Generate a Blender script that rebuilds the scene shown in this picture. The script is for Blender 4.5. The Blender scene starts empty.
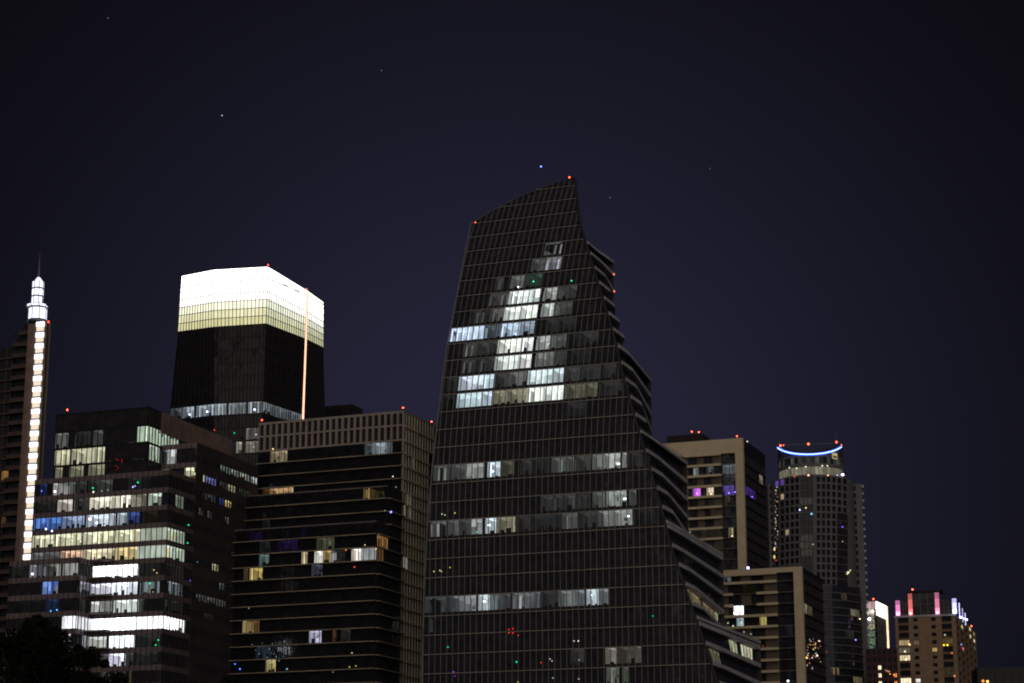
import bpy, math, random
from mathutils import Vector
random.seed(7)
R = math.radians
scene = bpy.context.scene
col = scene.collection

# ------------------------------------------------------------------ camera
FPX, CX, CY, PITCH = 2150.0, 512.0, 341.5, 14.3
CAM = Vector((0, 0, 2.0))
cam_data = bpy.data.cameras.new("camera")
cam = bpy.data.objects.new("camera", cam_data)
col.objects.link(cam)
cam.location = CAM
cam.rotation_euler = (R(90 + PITCH), 0, 0)
cam_data.sensor_width = 36.0
cam_data.lens = 36.0 * FPX / 1024.0
cam_data.clip_end = 20000
cam_data.dof.use_dof = True
cam_data.dof.focus_distance = 105.0
cam_data.dof.aperture_fstop = 2.8
scene.camera = cam

# ------------------------------------------------------------------ night sky
world = bpy.data.worlds.new("World")
scene.world = world
world.use_nodes = True
wn = world.node_tree.nodes; wl = world.node_tree.links
wn.clear()
wo = wn.new("ShaderNodeOutputWorld"); bg = wn.new("ShaderNodeBackground")
# sky glow: brightest low over the city centre, darker away from it, lighter again over the town behind the viewer
tc = wn.new("ShaderNodeTexCoord"); dot = wn.new("ShaderNodeVectorMath"); dot.operation = 'DOT_PRODUCT'
nrm = wn.new("ShaderNodeVectorMath"); nrm.operation = 'NORMALIZE'
aco = wn.new("ShaderNodeMath"); aco.operation = 'ARCCOSINE'
dv = wn.new("ShaderNodeMath"); dv.operation = 'DIVIDE'; dv.inputs[1].default_value = 1.2
ramp = wn.new("ShaderNodeValToRGB"); ramp.color_ramp.interpolation = 'B_SPLINE'
_az, _el = R(-0.2), R(10.3)
dot.inputs[1].default_value = (math.sin(_az) * math.cos(_el), math.cos(_az) * math.cos(_el), math.sin(_el))
cr_ = ramp.color_ramp.elements
cr_[0].position = 0.0; cr_[0].color = (0.0185, 0.0185, 0.0345, 1)
cr_[1].position = 1.0; cr_[1].color = (0.030, 0.028, 0.034, 1)
for p_, c_ in ((0.04, (0.0185, 0.0185, 0.0345)), (0.078, (0.0170, 0.0170, 0.0315)), (0.12, (0.0119, 0.0120, 0.0212)), (0.159, (0.0096, 0.0096, 0.0172)), (0.19, (0.0074, 0.0074, 0.0126)), (0.215, (0.0062, 0.0061, 0.0100)), (0.267, (0.0038, 0.0036, 0.0052)), (0.42, (0.005, 0.005, 0.008)), (0.62, (0.024, 0.023, 0.030))):
    e_ = cr_.new(p_); e_.color = (c_[0] * .95, c_[1] * .94, c_[2] * 1.08, 1)
wl.new(tc.outputs["Generated"], nrm.inputs[0]); wl.new(nrm.outputs[0], dot.inputs[0])
wl.new(dot.outputs["Value"], aco.inputs[0]); wl.new(aco.outputs[0], dv.inputs[0]); wl.new(dv.outputs[0], ramp.inputs[0])
wl.new(ramp.outputs[0], bg.inputs[0])
bg.inputs[1].default_value = 1.0
wl.new(bg.outputs[0], wo.inputs[0])

# the faint warm light that the city throws back at the facades
sun_data = bpy.data.lights.new("city_glow", "SUN")
sun_data.energy = 0.76
sun_data.color = (1.0, 0.90, 0.79)
sun_data.angle = R(75)
sun = bpy.data.objects.new("city_glow", sun_data)
col.objects.link(sun)
sun.rotation_euler = Vector((0.04, -0.96, 0.26)).to_track_quat('Z', 'Y').to_euler()

scene.view_settings.view_transform = 'Standard'
scene.view_settings.look = 'None'
scene.view_settings.exposure = 0.0
scene.view_settings.gamma = 1.0
scene.view_settings.use_curve_mapping = False
scene.render.engine = 'CYCLES'
scene.cycles.use_denoising = True
scene.cycles.max_bounces = 5
scene.cycles.transparent_max_bounces = 12
scene.cycles.filter_width = 1.9

# ------------------------------------------------------------------ materials
def new_mat(name):
    m = bpy.data.materials.new(name); m.use_nodes = True
    n = m.node_tree.nodes; n.clear()
    return m, n, m.node_tree.links

def solid(name, c, rough=0.7, spec=0.3, var=0.18, scale=0.35, metal=0.0, bump=0.0, c2=None):
    m, n, l = new_mat(name)
    o = n.new("ShaderNodeOutputMaterial"); b = n.new("ShaderNodeBsdfPrincipled")
    t = n.new("ShaderNodeTexCoord"); nz = n.new("ShaderNodeTexNoise"); r = n.new("ShaderNodeValToRGB")
    nz.inputs["Scale"].default_value = scale; nz.inputs["Detail"].default_value = 6
    nz.inputs["Roughness"].default_value = 0.65
    r.color_ramp.elements[0].position = 0.3; r.color_ramp.elements[1].position = 0.7
    d = c2 or tuple(x * (1 - var) for x in c)
    r.color_ramp.elements[0].color = (*d, 1)
    r.color_ramp.elements[1].color = (*[min(1, x * (1 + var)) for x in c], 1)
    l.new(t.outputs["Object"], nz.inputs["Vector"]); l.new(nz.outputs[0], r.inputs[0])
    l.new(r.outputs[0], b.inputs["Base Color"])
    b.inputs["Roughness"].default_value = rough
    b.inputs["Specular IOR Level"].default_value = spec
    b.inputs["Metallic"].default_value = metal
    l.new(b.outputs[0], o.inputs[0])
    return m

def glass_dark(name, c, rough=0.10, spec=0.22):
    m, n, l = new_mat(name)
    o = n.new("ShaderNodeOutputMaterial"); b = n.new("ShaderNodeBsdfPrincipled")
    t = n.new("ShaderNodeTexCoord"); nz = n.new("ShaderNodeTexNoise"); bp = n.new("ShaderNodeBump")
    r = n.new("ShaderNodeValToRGB"); n2 = n.new("ShaderNodeTexNoise")
    nz.inputs["Scale"].default_value = 0.25; nz.inputs["Detail"].default_value = 2
    bp.inputs["Strength"].default_value = 0.25; bp.inputs["Distance"].default_value = 0.4
    n2.inputs["Scale"].default_value = 0.5; n2.inputs["Detail"].default_value = 5
    r.color_ramp.elements[0].position = 0.35; r.color_ramp.elements[1].position = 0.75
    r.color_ramp.elements[0].color = (*[x * 0.75 for x in c], 1)
    r.color_ramp.elements[1].color = (*[x * 1.5 for x in c], 1)
    l.new(t.outputs["Object"], nz.inputs["Vector"]); l.new(nz.outputs[0], bp.inputs["Height"])
    l.new(t.outputs["Object"], n2.inputs["Vector"]); l.new(n2.outputs[0], r.inputs[0])
    l.new(r.outputs[0], b.inputs["Base Color"]); l.new(bp.outputs[0], b.inputs["Normal"])
    b.inputs["Roughness"].default_value = rough
    b.inputs["Specular IOR Level"].default_value = spec
    l.new(b.outputs[0], o.inputs[0])
    return m

def pane_mat():
    m, n, l = new_mat("clear_pane")
    o = n.new("ShaderNodeOutputMaterial"); mx = n.new("ShaderNodeMixShader")
    tr = n.new("ShaderNodeBsdfTransparent"); gl = n.new("ShaderNodeBsdfGlossy")
    tr.inputs[0].default_value = (0.95, 0.98, 0.97, 1)
    gl.inputs["Roughness"].default_value = 0.05
    mx.inputs[0].default_value = 0.06
    l.new(tr.outputs[0], mx.inputs[1]); l.new(gl.outputs[0], mx.inputs[2]); l.new(mx.outputs[0], o.inputs[0])
    return m

def glow_mat(name="lit_interior", lo=0.68, hi=1.5, scale=0.9, stretch=(1, 1, 0.35)):
    m, n, l = new_mat(name)
    o = n.new("ShaderNodeOutputMaterial"); e = n.new("ShaderNodeEmission")
    a = n.new("ShaderNodeAttribute"); a.attribute_name = "glow"
    t = n.new("ShaderNodeTexCoord"); mp = n.new("ShaderNodeMapping"); nz = n.new("ShaderNodeTexNoise")
    mr = n.new("ShaderNodeMapRange"); vm = n.new("ShaderNodeVectorMath"); vm.operation = 'SCALE'
    mp.inputs["Scale"].default_value = stretch
    nz.inputs["Scale"].default_value = scale; nz.inputs["Detail"].default_value = 4
    mr.inputs["From Min"].default_value = 0.3; mr.inputs["From Max"].default_value = 0.7
    mr.inputs["To Min"].default_value = lo; mr.inputs["To Max"].default_value = hi
    l.new(t.outputs["Object"], mp.inputs[0]); l.new(mp.outputs[0], nz.inputs["Vector"])
    l.new(nz.outputs[0], mr.inputs[0]); l.new(a.outputs["Color"], vm.inputs[0]); l.new(mr.outputs[0], vm.inputs["Scale"])
    l.new(vm.outputs[0], e.inputs[0]); l.new(e.outputs[0], o.inputs[0])
    return m

M = {
    'glass': glass_dark("dark_glass", (0.026, 0.025, 0.030)),
    'glass_deep': glass_dark("deep_dark_glass", (0.012, 0.011, 0.014)),
    'glass_blue': glass_dark("blue_dark_glass", (0.022, 0.024, 0.036)),
    'pane': pane_mat(),
    'glow': glow_mat(),
    'lamp': glow_mat("lamp_light", 1, 1),
    'crown_glow': glow_mat("crown_light", 0.93, 1.07, 0.3, (1, 1, 1)),
    'mullion': solid("grey_mullion", (0.185, 0.180, 0.182), 0.5),
    'mullion_dark': solid("dark_mullion", (0.035, 0.030, 0.032), 0.5),
    'ledge': solid("warm_grey_ledge", (0.25, 0.23, 0.21), 0.6),
    'spandrel_dark': solid("black_spandrel", (0.006, 0.006, 0.007), 0.4),
    'mauve': solid("mauve_spandrel", (0.155, 0.118, 0.120), 0.6, var=0.25),
    'fin': solid("brown_fin", (0.20, 0.145, 0.125), 0.6, var=0.25),
    'fin_dark': solid("dark_fin_wall", (0.05, 0.043, 0.045), 0.6, var=0.25),
    'concrete': solid("grey_concrete", (0.30, 0.245, 0.215), 0.85, var=0.2),
    'slab': solid("cream_slab_edge", (0.30, 0.25, 0.18), 0.8, var=0.35, scale=0.12),
    'slab_dim': solid("grey_slab_edge", (0.16, 0.14, 0.125), 0.8, var=0.3),
    'slab_white': solid("pale_grey_slab", (0.42, 0.41, 0.43), 0.7, var=0.3, scale=0.2),
    'cream': solid("cream_stucco", (0.66, 0.535, 0.36), 0.85, var=0.10),
    'taupe': solid("taupe_wall", (0.13, 0.10, 0.075), 0.85, var=0.2),
    'brick': solid("tan_brick", (0.29, 0.19, 0.12), 0.9, var=0.2, scale=0.6),
    'brick_dark': solid("dark_red_brick", (0.07, 0.035, 0.035), 0.9, var=0.25, scale=0.6),
    'tower_concrete': solid("brown_concrete", (0.20, 0.13, 0.105), 0.85, var=0.25),
    'condo': solid("grey_beige_concrete", (0.135, 0.130, 0.138), 0.85, var=0.15),
    'screen': solid("warm_grey_screen", (0.72, 0.64, 0.50), 0.7),
    'slab_lit': solid("lit_floor_ledge", (0.85, 0.70, 0.42), 0.7),  # brighter copy of the slab edge, warm light put into its colour
    'window_dark': solid("dark_window", (0.014, 0.014, 0.019), 0.3, spec=0.04),
    'tower_dark': solid("dark_brown_concrete", (0.075, 0.048, 0.044), 0.85, var=0.25),
    'roof': solid("dark_roof", (0.030, 0.022, 0.024), 0.9),
    'black': solid("black_metal", (0.012, 0.012, 0.013), 0.5),
    'furn': solid("dark_furniture", (0.02, 0.02, 0.02), 0.8),
    'leaf': solid("dark_leaves", (0.009, 0.011, 0.007), 0.8, spec=0.1, var=0.4, scale=3),
    'bark': solid("bark", (0.04, 0.03, 0.025), 0.9),
    'ground': solid("park_ground", (0.035, 0.04, 0.025), 0.95, var=0.4, scale=0.05),
    'water': glass_dark("lake_water", (0.010, 0.014, 0.018), 0.08),
    'asphalt': solid("asphalt", (0.05, 0.05, 0.05), 0.9, var=0.2, scale=0.5),
}

# ------------------------------------------------------------------ helpers
_t = R(PITCH)
def ray(px, py):
    a = (px - CX) / FPX; b = -(py - CY) / FPX
    return Vector((a, math.cos(_t) - b * math.sin(_t), math.sin(_t) + b * math.cos(_t)))
def proj(P):
    q = P - CAM
    z = q.y * math.cos(_t) + q.z * math.sin(_t)
    y = -q.y * math.sin(_t) + q.z * math.cos(_t)
    return CX + FPX * q.x / z, CY - FPX * y / z
def at(px, py, D):
    d = ray(px, py); return CAM + d * (D / d.y)
def at_z(px, py, z):
    d = ray(px, py); return CAM + d * ((z - CAM.z) / d.z)

class Frame:
    """plan axes of a building: x runs right along its front, y runs back along its right side"""
    def __init__(s, px, py, D, ang=20.5):
        s.o = at(px, py, D); s.z = s.o.z; a = R(ang); s.ang = a
        s.u = Vector((math.cos(a), -math.sin(a), 0)); s.v = Vector((math.sin(a), math.cos(a), 0))
        s.base = Vector((s.o.x, s.o.y, 0))
    def w(s, x, y, z): return s.base + s.u * x + s.v * y + Vector((0, 0, z))
    def loc(s, P):
        q = P - s.base; return q.dot(s.u), q.dot(s.v), P.z
    def F(s, px, py, y=0.0):
        d = ray(px, py); t = (y - (CAM - s.base).dot(s.v)) / d.dot(s.v)
        P = CAM + d * t; return (P - s.base).dot(s.u), P.z
    def S(s, px, py, x=0.0):
        d = ray(px, py); t = (x - (CAM - s.base).dot(s.u)) / d.dot(s.u)
        P = CAM + d * t; return (P - s.base).dot(s.v), P.z
    def front(s, y0=0.0): return lambda a, z, d=0.0: s.w(a, y0 + d, z)
    def side(s, x0=0.0): return lambda a, z, d=0.0: s.w(x0 - d, a, z)

def uv(S, px, py, g=(0.0, 100.0)):
    """surface coordinates of the point seen at a pixel"""
    s, z = g
    for _ in range(14):
        x0, y0 = proj(S(s, z, 0)); e = 0.05
        xs, ys = proj(S(s + e, z, 0)); xz, yz = proj(S(s, z + e, 0))
        a, b, c, d = (xs - x0) / e, (xz - x0) / e, (ys - y0) / e, (yz - y0) / e
        det = a * d - b * c
        if abs(det) < 1e-9: break
        rx, ry = px - x0, py - y0
        ds, dz = (d * rx - b * ry) / det, (a * ry - c * rx) / det
        s += max(-60, min(60, ds)); z += max(-60, min(60, dz))
        if abs(rx) + abs(ry) < 0.02: break
    return s, z

class MB:
    def __init__(s): s.v = []; s.f = []; s.m = []; s.c = []; s.mats = []
    def mi(s, m):
        if m not in s.mats: s.mats.append(m)
        return s.mats.index(m)
    def quad(s, p, m, c=(0, 0, 0)):
        b = len(s.v); s.v += [tuple(q) for q in p]; s.f.append(tuple(range(b, b + len(p)))); s.m.append(s.mi(m)); s.c.append(c)
    def hexa(s, p, m, c=(0, 0, 0)):
        b = len(s.v); s.v += [tuple(q) for q in p]; k = s.mi(m)
        for f in ((0, 1, 2, 3), (7, 6, 5, 4), (0, 4, 5, 1), (1, 5, 6, 2), (2, 6, 7, 3), (3, 7, 4, 0)):
            s.f.append(tuple(b + i for i in f)); s.m.append(k); s.c.append(c)
    def box(s, S, s0, s1, z0, z1, d0, d1, m, c=(0, 0, 0)):
        s.hexa([S(s0, z0, d0), S(s1, z0, d0), S(s1, z0, d1), S(s0, z0, d1),
                S(s0, z1, d0), S(s1, z1, d0), S(s1, z1, d1), S(s0, z1, d1)], m, c)
    def box4(s, S, a0, a1, b0, b1, z0, z1, d0, d1, m, c=(0, 0, 0)):   # bottom a0..a1, top b0..b1
        s.hexa([S(a0, z0, d0), S(a1, z0, d0), S(a1, z0, d1), S(a0, z0, d1),
                S(b0, z1, d0), S(b1, z1, d0), S(b1, z1, d1), S(b0, z1, d1)], m, c)
    def prism(s, pts, z0, z1, m, c=(0, 0, 0)):
        n = len(pts); b = len(s.v); k = s.mi(m)
        s.v += [(p.x, p.y, z0) for p in pts] + [(p.x, p.y, z1) for p in pts]
        fs = [tuple(b + i for i in range(n))[::-1], tuple(b + n + i for i in range(n))]
        fs += [(b + i, b + (i + 1) % n, b + n + (i + 1) % n, b + n + i) for i in range(n)]
        for f in fs: s.f.append(f); s.m.append(k); s.c.append(c)
    def tube(s, p, q, r0, r1, m, c=(0, 0, 0), n=8):
        p, q = Vector(p), Vector(q); d = (q - p).normalized()
        a = d.orthogonal().normalized(); e = d.cross(a); b = len(s.v); k = s.mi(m)
        for P, r in ((p, r0), (q, r1)):
            for i in range(n):
                t = 2 * math.pi * i / n; s.v.append(tuple(P + (a * math.cos(t) + e * math.sin(t)) * r))
        for i in range(n):
            j = (i + 1) % n; s.f.append((b + i, b + j, b + n + j, b + n + i)); s.m.append(k); s.c.append(c)
        s.f.append(tuple(b + i for i in range(n))[::-1]); s.m.append(k); s.c.append(c)
        s.f.append(tuple(b + n + i for i in range(n))); s.m.append(k); s.c.append(c)
    def ball(s, P, r, m, c, sq=(1, 1, 1)):
        P = Vector(P); b = len(s.v); k = s.mi(m); nr, ns = 5, 8
        for i in range(1, nr):
            for j in range(ns):
                a = math.pi * i / nr; t = 2 * math.pi * j / ns
                s.v.append((P.x + r * sq[0] * math.sin(a) * math.cos(t), P.y + r * sq[1] * math.sin(a) * math.sin(t), P.z + r * sq[2] * math.cos(a)))
        s.v += [(P.x, P.y, P.z + r * sq[2]), (P.x, P.y, P.z - r * sq[2])]; T = len(s.v) - 2; fs = []
        for i in range(nr - 2):
            for j in range(ns):
                j2 = (j + 1) % ns; fs.append((b + i * ns + j, b + (i + 1) * ns + j, b + (i + 1) * ns + j2, b + i * ns + j2))
        for j in range(ns):
            j2 = (j + 1) % ns; fs.append((T, b + j, b + j2)); fs.append((T + 1, b + (nr - 2) * ns + j2, b + (nr - 2) * ns + j))
        for f in fs: s.f.append(f); s.m.append(k); s.c.append(c)
    def build(s, name, parent=None, root=None):
        if not s.f: return None
        base = Vector((0, 0, 0))
        if root is not None: base = root.location
        me = bpy.data.meshes.new(name)
        me.from_pydata([(x - base.x, y - base.y, z - base.z) for x, y, z in s.v], [], s.f)
        for m in s.mats: me.materials.append(M[m])
        me.polygons.foreach_set("material_index", s.m)
        if any(c != (0, 0, 0) for c in s.c):
            at_ = me.color_attributes.new("glow", 'FLOAT_COLOR', 'CORNER')
            data = []
            for f, c in zip(s.f, s.c): data += [c[0], c[1], c[2], 1.0] * len(f)
            at_.data.foreach_set("color", data)
        me.update()
        o = bpy.data.objects.new(name, me); col.objects.link(o)
        p = parent if parent is not None else root
        if p is not None: o.parent = p
        return o

def tag(o, label=None, cat=None, group=None, kind=None):
    if label: o['label'] = label
    if cat: o['category'] = cat
    if group: o['group'] = group
    if kind: o['kind'] = kind
    return o
def empty(name, loc, label, cat, group=None):
    o = bpy.data.objects.new(name, None); col.objects.link(o); o.location = (loc.x, loc.y, 0)
    o.empty_display_size = 5
    bpy.context.view_layer.update()
    return tag(o, label, cat, group)

def sc(c, k): return (c[0] * k, c[1] * k, c[2] * k)
WHITE = (1.0, 1.0, 1.0); COOL = (0.78, 0.90, 1.0); WARM = (1.0, 0.78, 0.45); CREAM = (1.0, 0.97, 0.66)
ORANGE = (1.0, 0.50, 0.18); BLUE = (0.12, 0.25, 1.0); VIOLET = (0.32, 0.16, 1.0); MAGENTA = (0.75, 0.2, 1.0)
GREENW = (0.84, 1.0, 0.80); YELLOW = (1.0, 0.72, 0.25); NEUTRAL = (0.97, 1.0, 0.95)

def room(mb, S, s0, s1, z0, z1, c, depth=6.0, style='office', bay=1.45, pane=0.15):
    """a lit room behind the glass: back wall, ceiling with lights, partitions, blinds and furniture"""
    d0 = pane + 0.12
    z0 += 0.02; z1 -= 0.02
    H = z1 - z0; x = s0
    while x < s1 - 0.05:
        wdt = min(random.uniform(2.5, 6.5), s1 - x)
        if s1 - x - wdt < 1.0: wdt = s1 - x
        k = {'office': random.uniform(0.6, 1.1), 'even': random.uniform(0.92, 1.05), 'mess': random.uniform(0.25, 1.2),
             'dim': random.uniform(0.3, 1.1), 'stripe': random.uniform(0.35, 0.8), 'hot': 1.0}[style]
        dd = depth * random.uniform(0.6, 1.0)
        tint = tuple(v * random.uniform(0.96, 1.04) for v in c)
        mb.quad([S(x, z0, dd), S(x + wdt, z0, dd), S(x + wdt, z1, dd), S(x, z1, dd)], 'glow', sc(tint, k * 0.72))  # room light put in as surface glow: bright ceiling, dimmer partitions
        mb.quad([S(x, z1, d0), S(x + wdt, z1, d0), S(x + wdt, z1, dd), S(x, z1, dd)], 'glow', sc(tint, k * 0.95))
        mb.quad([S(x, z0, d0), S(x, z0, dd), S(x + wdt, z0, dd), S(x + wdt, z0, d0)], 'furn')
        mb.quad([S(x, z0, d0), S(x, z1, d0), S(x, z1, dd), S(x, z0, dd)], 'glow', sc(tint, k * 0.45))
        mb.quad([S(x + wdt, z0, d0), S(x + wdt, z0, dd), S(x + wdt, z1, dd), S(x + wdt, z1, d0)], 'glow', sc(tint, k * 0.45))
        # light strips just under the ceiling
        q = x + 0.6
        while q < x + wdt - 0.8:
            for dp in (1.3, 3.2):
                if dp < dd - 0.5 and random.random() < 0.75:
                    mb.box(S, q, q + 0.9, z1 - 0.09, z1 - 0.02, dp, dp + 0.25, 'lamp', sc(tint, k * 1.9))
            q += random.choice((1.9, 2.6))
        # furniture at the sill, people-high things, plants
        if style != 'even' or random.random() < 0.4:
            q = x + random.uniform(0, 1.2)
            while q < x + wdt - 0.9:
                if random.random() < (0.75 if style in ('mess', 'office', 'dim') else 0.35):
                    hh = random.choice((0.35, 0.5, 0.7, 1.1)) ; ww = random.uniform(0.3, 1.1)
                    mb.box(S, q, min(q + ww, x + wdt - 0.05), z0 + .01, z0 + min(hh, H * 0.5), d0 + 0.35, d0 + 0.8, 'furn')
                q += random.uniform(0.9, 2.4)
        # shelves / boards on the back wall
        if style in ('mess', 'office') and wdt > 2:
            for _ in range(random.randint(1, 3)):
                q = x + random.uniform(0.1, wdt - 1.2); zz = z0 + random.uniform(0.2, 0.65) * H
                mb.box(S, q, q + random.uniform(0.4, 1.1), zz, min(z1 - 0.1, zz + random.uniform(0.3, 0.9)), dd - 0.2, dd - 0.05,
                       'glow', sc(tint, k * random.choice((0.15, 0.3, 1.3))))
        # roller blinds / curtains standing at the glass
        if style in ('office', 'stripe', 'even'):
            q = math.ceil(x / bay) * bay
            while q < x + wdt - 0.3:
                r = random.random()
                if style == 'stripe':
                    if r < 0.8: mb.box(S, q + .12, q + 0.12 + random.choice((.25, .4, .6)), z0, z1 - 0.2 * H, d0, d0 + .05, 'glow', sc(tint, random.choice((0.5, 1.1, 1.8))))
                elif r < 0.33:
                    dz = random.uniform(0.2, 1.0) * H
                    mb.box(S, q + .08, min(q + bay - .08, x + wdt - .02), z1 - dz, z1 - 0.01, d0, d0 + .05, 'glow', sc(tint, k * random.uniform(0.75, 1.15)))
                elif r < 0.5:
                    mb.box(S, q + .1, q + .42, z0, z1 - .05, d0, d0 + .05, 'glow', sc(tint, k * 1.35))
                q += bay
        x += wdt

def hot(mb, S, s, z, c, r=0.5, d=0.9):
    mb.ball(S(s, z, d), r, 'lamp', c)

def ribbon(root, S, z0, z1, L, Rr, bay=1.45, lits=(), ledge='ledge', ledge_h=0.16, ledge_out=0.22, sp=0.8, sp_mat='spandrel_dark',
           glass='glass', mull='mullion', mw=0.11, md=0.16, depth=6.0, sp_on_top=False, name='window_band', phase=0.0, full_mull=True, ledge_name='floor_ledge'):
    """one storey of a facade: spandrel, glazing split by mullions, lit rooms where the lights are on"""
    if not callable(L): L_ = L; L = lambda z: L_
    if not callable(Rr): R_ = Rr; Rr = lambda z: R_
    g0, g1 = (z0 + sp, z1 - 0.02) if not sp_on_top else (z0 + 0.02, z1 - sp)
    mb = MB(); mm = MB(); rm = MB()
    pn = 0.15
    mx = lambda f, a, b: [f(a), f(b)]
    # glazing segments
    segs = sorted([(max(a, min(L(g0), L(g1)) + .1), min(b, max(Rr(g0), Rr(g1)) - .1), c, st) for a, b, c, st in lits])
    cur0, cur1 = L(g0), L(g1)
    out = []
    for a, b, c, st in segs:
        if b - a < 0.3: continue
        a = max(a, cur0, cur1)
        if b - a < 0.2: continue
        out.append((cur0, a, cur1, a, False, None, None)); out.append((a, b, a, b, True, c, st)); cur0 = cur1 = b
    out.append((cur0, Rr(g0), cur1, Rr(g1), False, None, None))
    for a0, a1, b0, b1, lit, c, st in out:
        if a1 - a0 < 0.01 and b1 - b0 < 0.01: continue
        mb.quad([S(a0, g0, pn), S(a1, g0, pn), S(b1, g1, pn), S(b0, g1, pn)], 'pane' if lit else glass)
        if lit: room(rm, S, a0, a1, g0, g1, c, depth, st, bay, pn)
    if sp > 0.05:
        a, b = (z0, z0 + sp) if not sp_on_top else (z1 - sp, z1)
        mb.box4(S, L(a), Rr(a), L(b), Rr(b), a + .002, b - .002, 0.02 if sp_mat != 'spandrel_dark' else 0.10, 0.5, sp_mat)
    o = mb.build(name, None, root)
    zz0, zz1 = (z0, z1) if full_mull else (g0, g1)
    lo = min(L(zz0), L(zz1)); hi = max(Rr(zz0), Rr(zz1))
    k = math.ceil((lo - phase) / bay)
    while phase + k * bay < hi:
        s = phase + k * bay; k += 1
        ok = [zz0 + .01 + (zz1 - zz0 - .02) * i / 8 for i in range(9)]
        ok = [z for z in ok if L(z) + .1 < s < Rr(z) - .1]
        if len(ok) < 2: continue
        mm.box(S, s - mw / 2, s + mw / 2, ok[0], ok[-1], -md + 0.02, pn - 0.01, mull)
    mm.build('mullion_frame', o, root)
    if ledge:
        lb = MB(); lb.box4(S, L(z0), Rr(z0), L(z0 + ledge_h), Rr(z0 + ledge_h), z0 - ledge_h / 2, z0 + ledge_h / 2, -ledge_out, 0.0, ledge)
        lb.build(ledge_name, o, root)
    rm.build('lit_room', o, root)
    return o

def reparent_local(o, root): return o
def bucket(S, specs, floors, g=(0, 100)):
    """specs: (px0, px1, py, colour, style) -> {floor: [(s0, s1, c, st)]}"""
    out = {}
    for px0, px1, py, c, st in specs:
        sm, zm = uv(S, (px0 + px1) / 2, py, g)
        s0 = uv(S, px0, py, (sm, zm))[0]; s1 = uv(S, px1, py, (sm, zm))[0]
        for _ in range(3):
            # same height for both ends
            y0 = proj(S(s0, zm, 0))[1]; s0 = uv(S, px0, y0, (s0, zm))[0]
            y1 = proj(S(s1, zm, 0))[1]; s1 = uv(S, px1, y1, (s1, zm))[0]
        k = floors(zm)
        out.setdefault(k, []).append((s0, s1, c, st))
    return out

def lamp(root, S, px, py, c, r=0.3, name='lamp', g=(0, 100), d=-0.05, sq=(1, 1, 1), parent=None):
    r *= .64
    s, z = uv(S, px, py, g)
    mb = MB(); mb.ball(S(s, z, d), r, 'lamp', c, sq); return mb.build(name, parent, root)
def beacon(root, P, r=0.4, c=(9, 0.7, 0.25)):
    r *= .66
    mb = MB(); mb.tube(P - Vector((0, 0, 0.9)), P, 0.10, 0.10, 'black'); o = mb.build('beacon', None, root)
    m2 = MB(); m2.ball(P + Vector((0, 0, r * .6)), r, 'lamp', c); m2.build('red_light', o, root)
def plan_cap(root, pts, z, m='roof', name='roof', t=0.3):
    mb = MB(); mb.prism(pts, z - t, z, m); return mb.build(name, None, root)
def walls(root, pts, z0, z1, m='fin_dark', name='rear_wall'):
    mb = MB()
    for a, b in zip(pts[:-1], pts[1:]):
        mb.quad([Vector((a.x, a.y, z0)), Vector((b.x, b.y, z0)), Vector((b.x, b.y, z1)), Vector((a.x, a.y, z1))], m)
    return mb.build(name, None, root)
def interp(tab, t):
    if t <= tab[0][0]:
        (a, b), (c, d) = tab[0], tab[1]
    elif t >= tab[-1][0]:
        (a, b), (c, d) = tab[-2], tab[-1]
    else:
        for i in range(len(tab) - 1):
            if tab[i][0] <= t <= tab[i + 1][0]: (a, b), (c, d) = tab[i], tab[i + 1]; break
    return b + (d - b) * (t - a) / (c - a)

# ------------------------------------------------------------------ setting
mb = MB(); mb.quad([Vector((-6000, -300, 0)), Vector((6000, -300, 0)), Vector((6000, 9000, 0)), Vector((-6000, 9000, 0))], 'ground')
tag(mb.build('ground'), kind='structure')
mb = MB(); mb.quad([Vector((-3000, 140, 0.04)), Vector((3000, 140, 0.04)), Vector((3000, 380, 0.04)), Vector((-3000, 380, 0.04))], 'water')
tag(mb.build('water'), kind='structure')
mb = MB(); mb.quad([Vector((-1500, 415, 0.03)), Vector((1500, 415, 0.03)), Vector((1500, 429, 0.03)), Vector((-1500, 429, 0.03))], 'asphalt')
tag(mb.build('road'), kind='structure')

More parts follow.
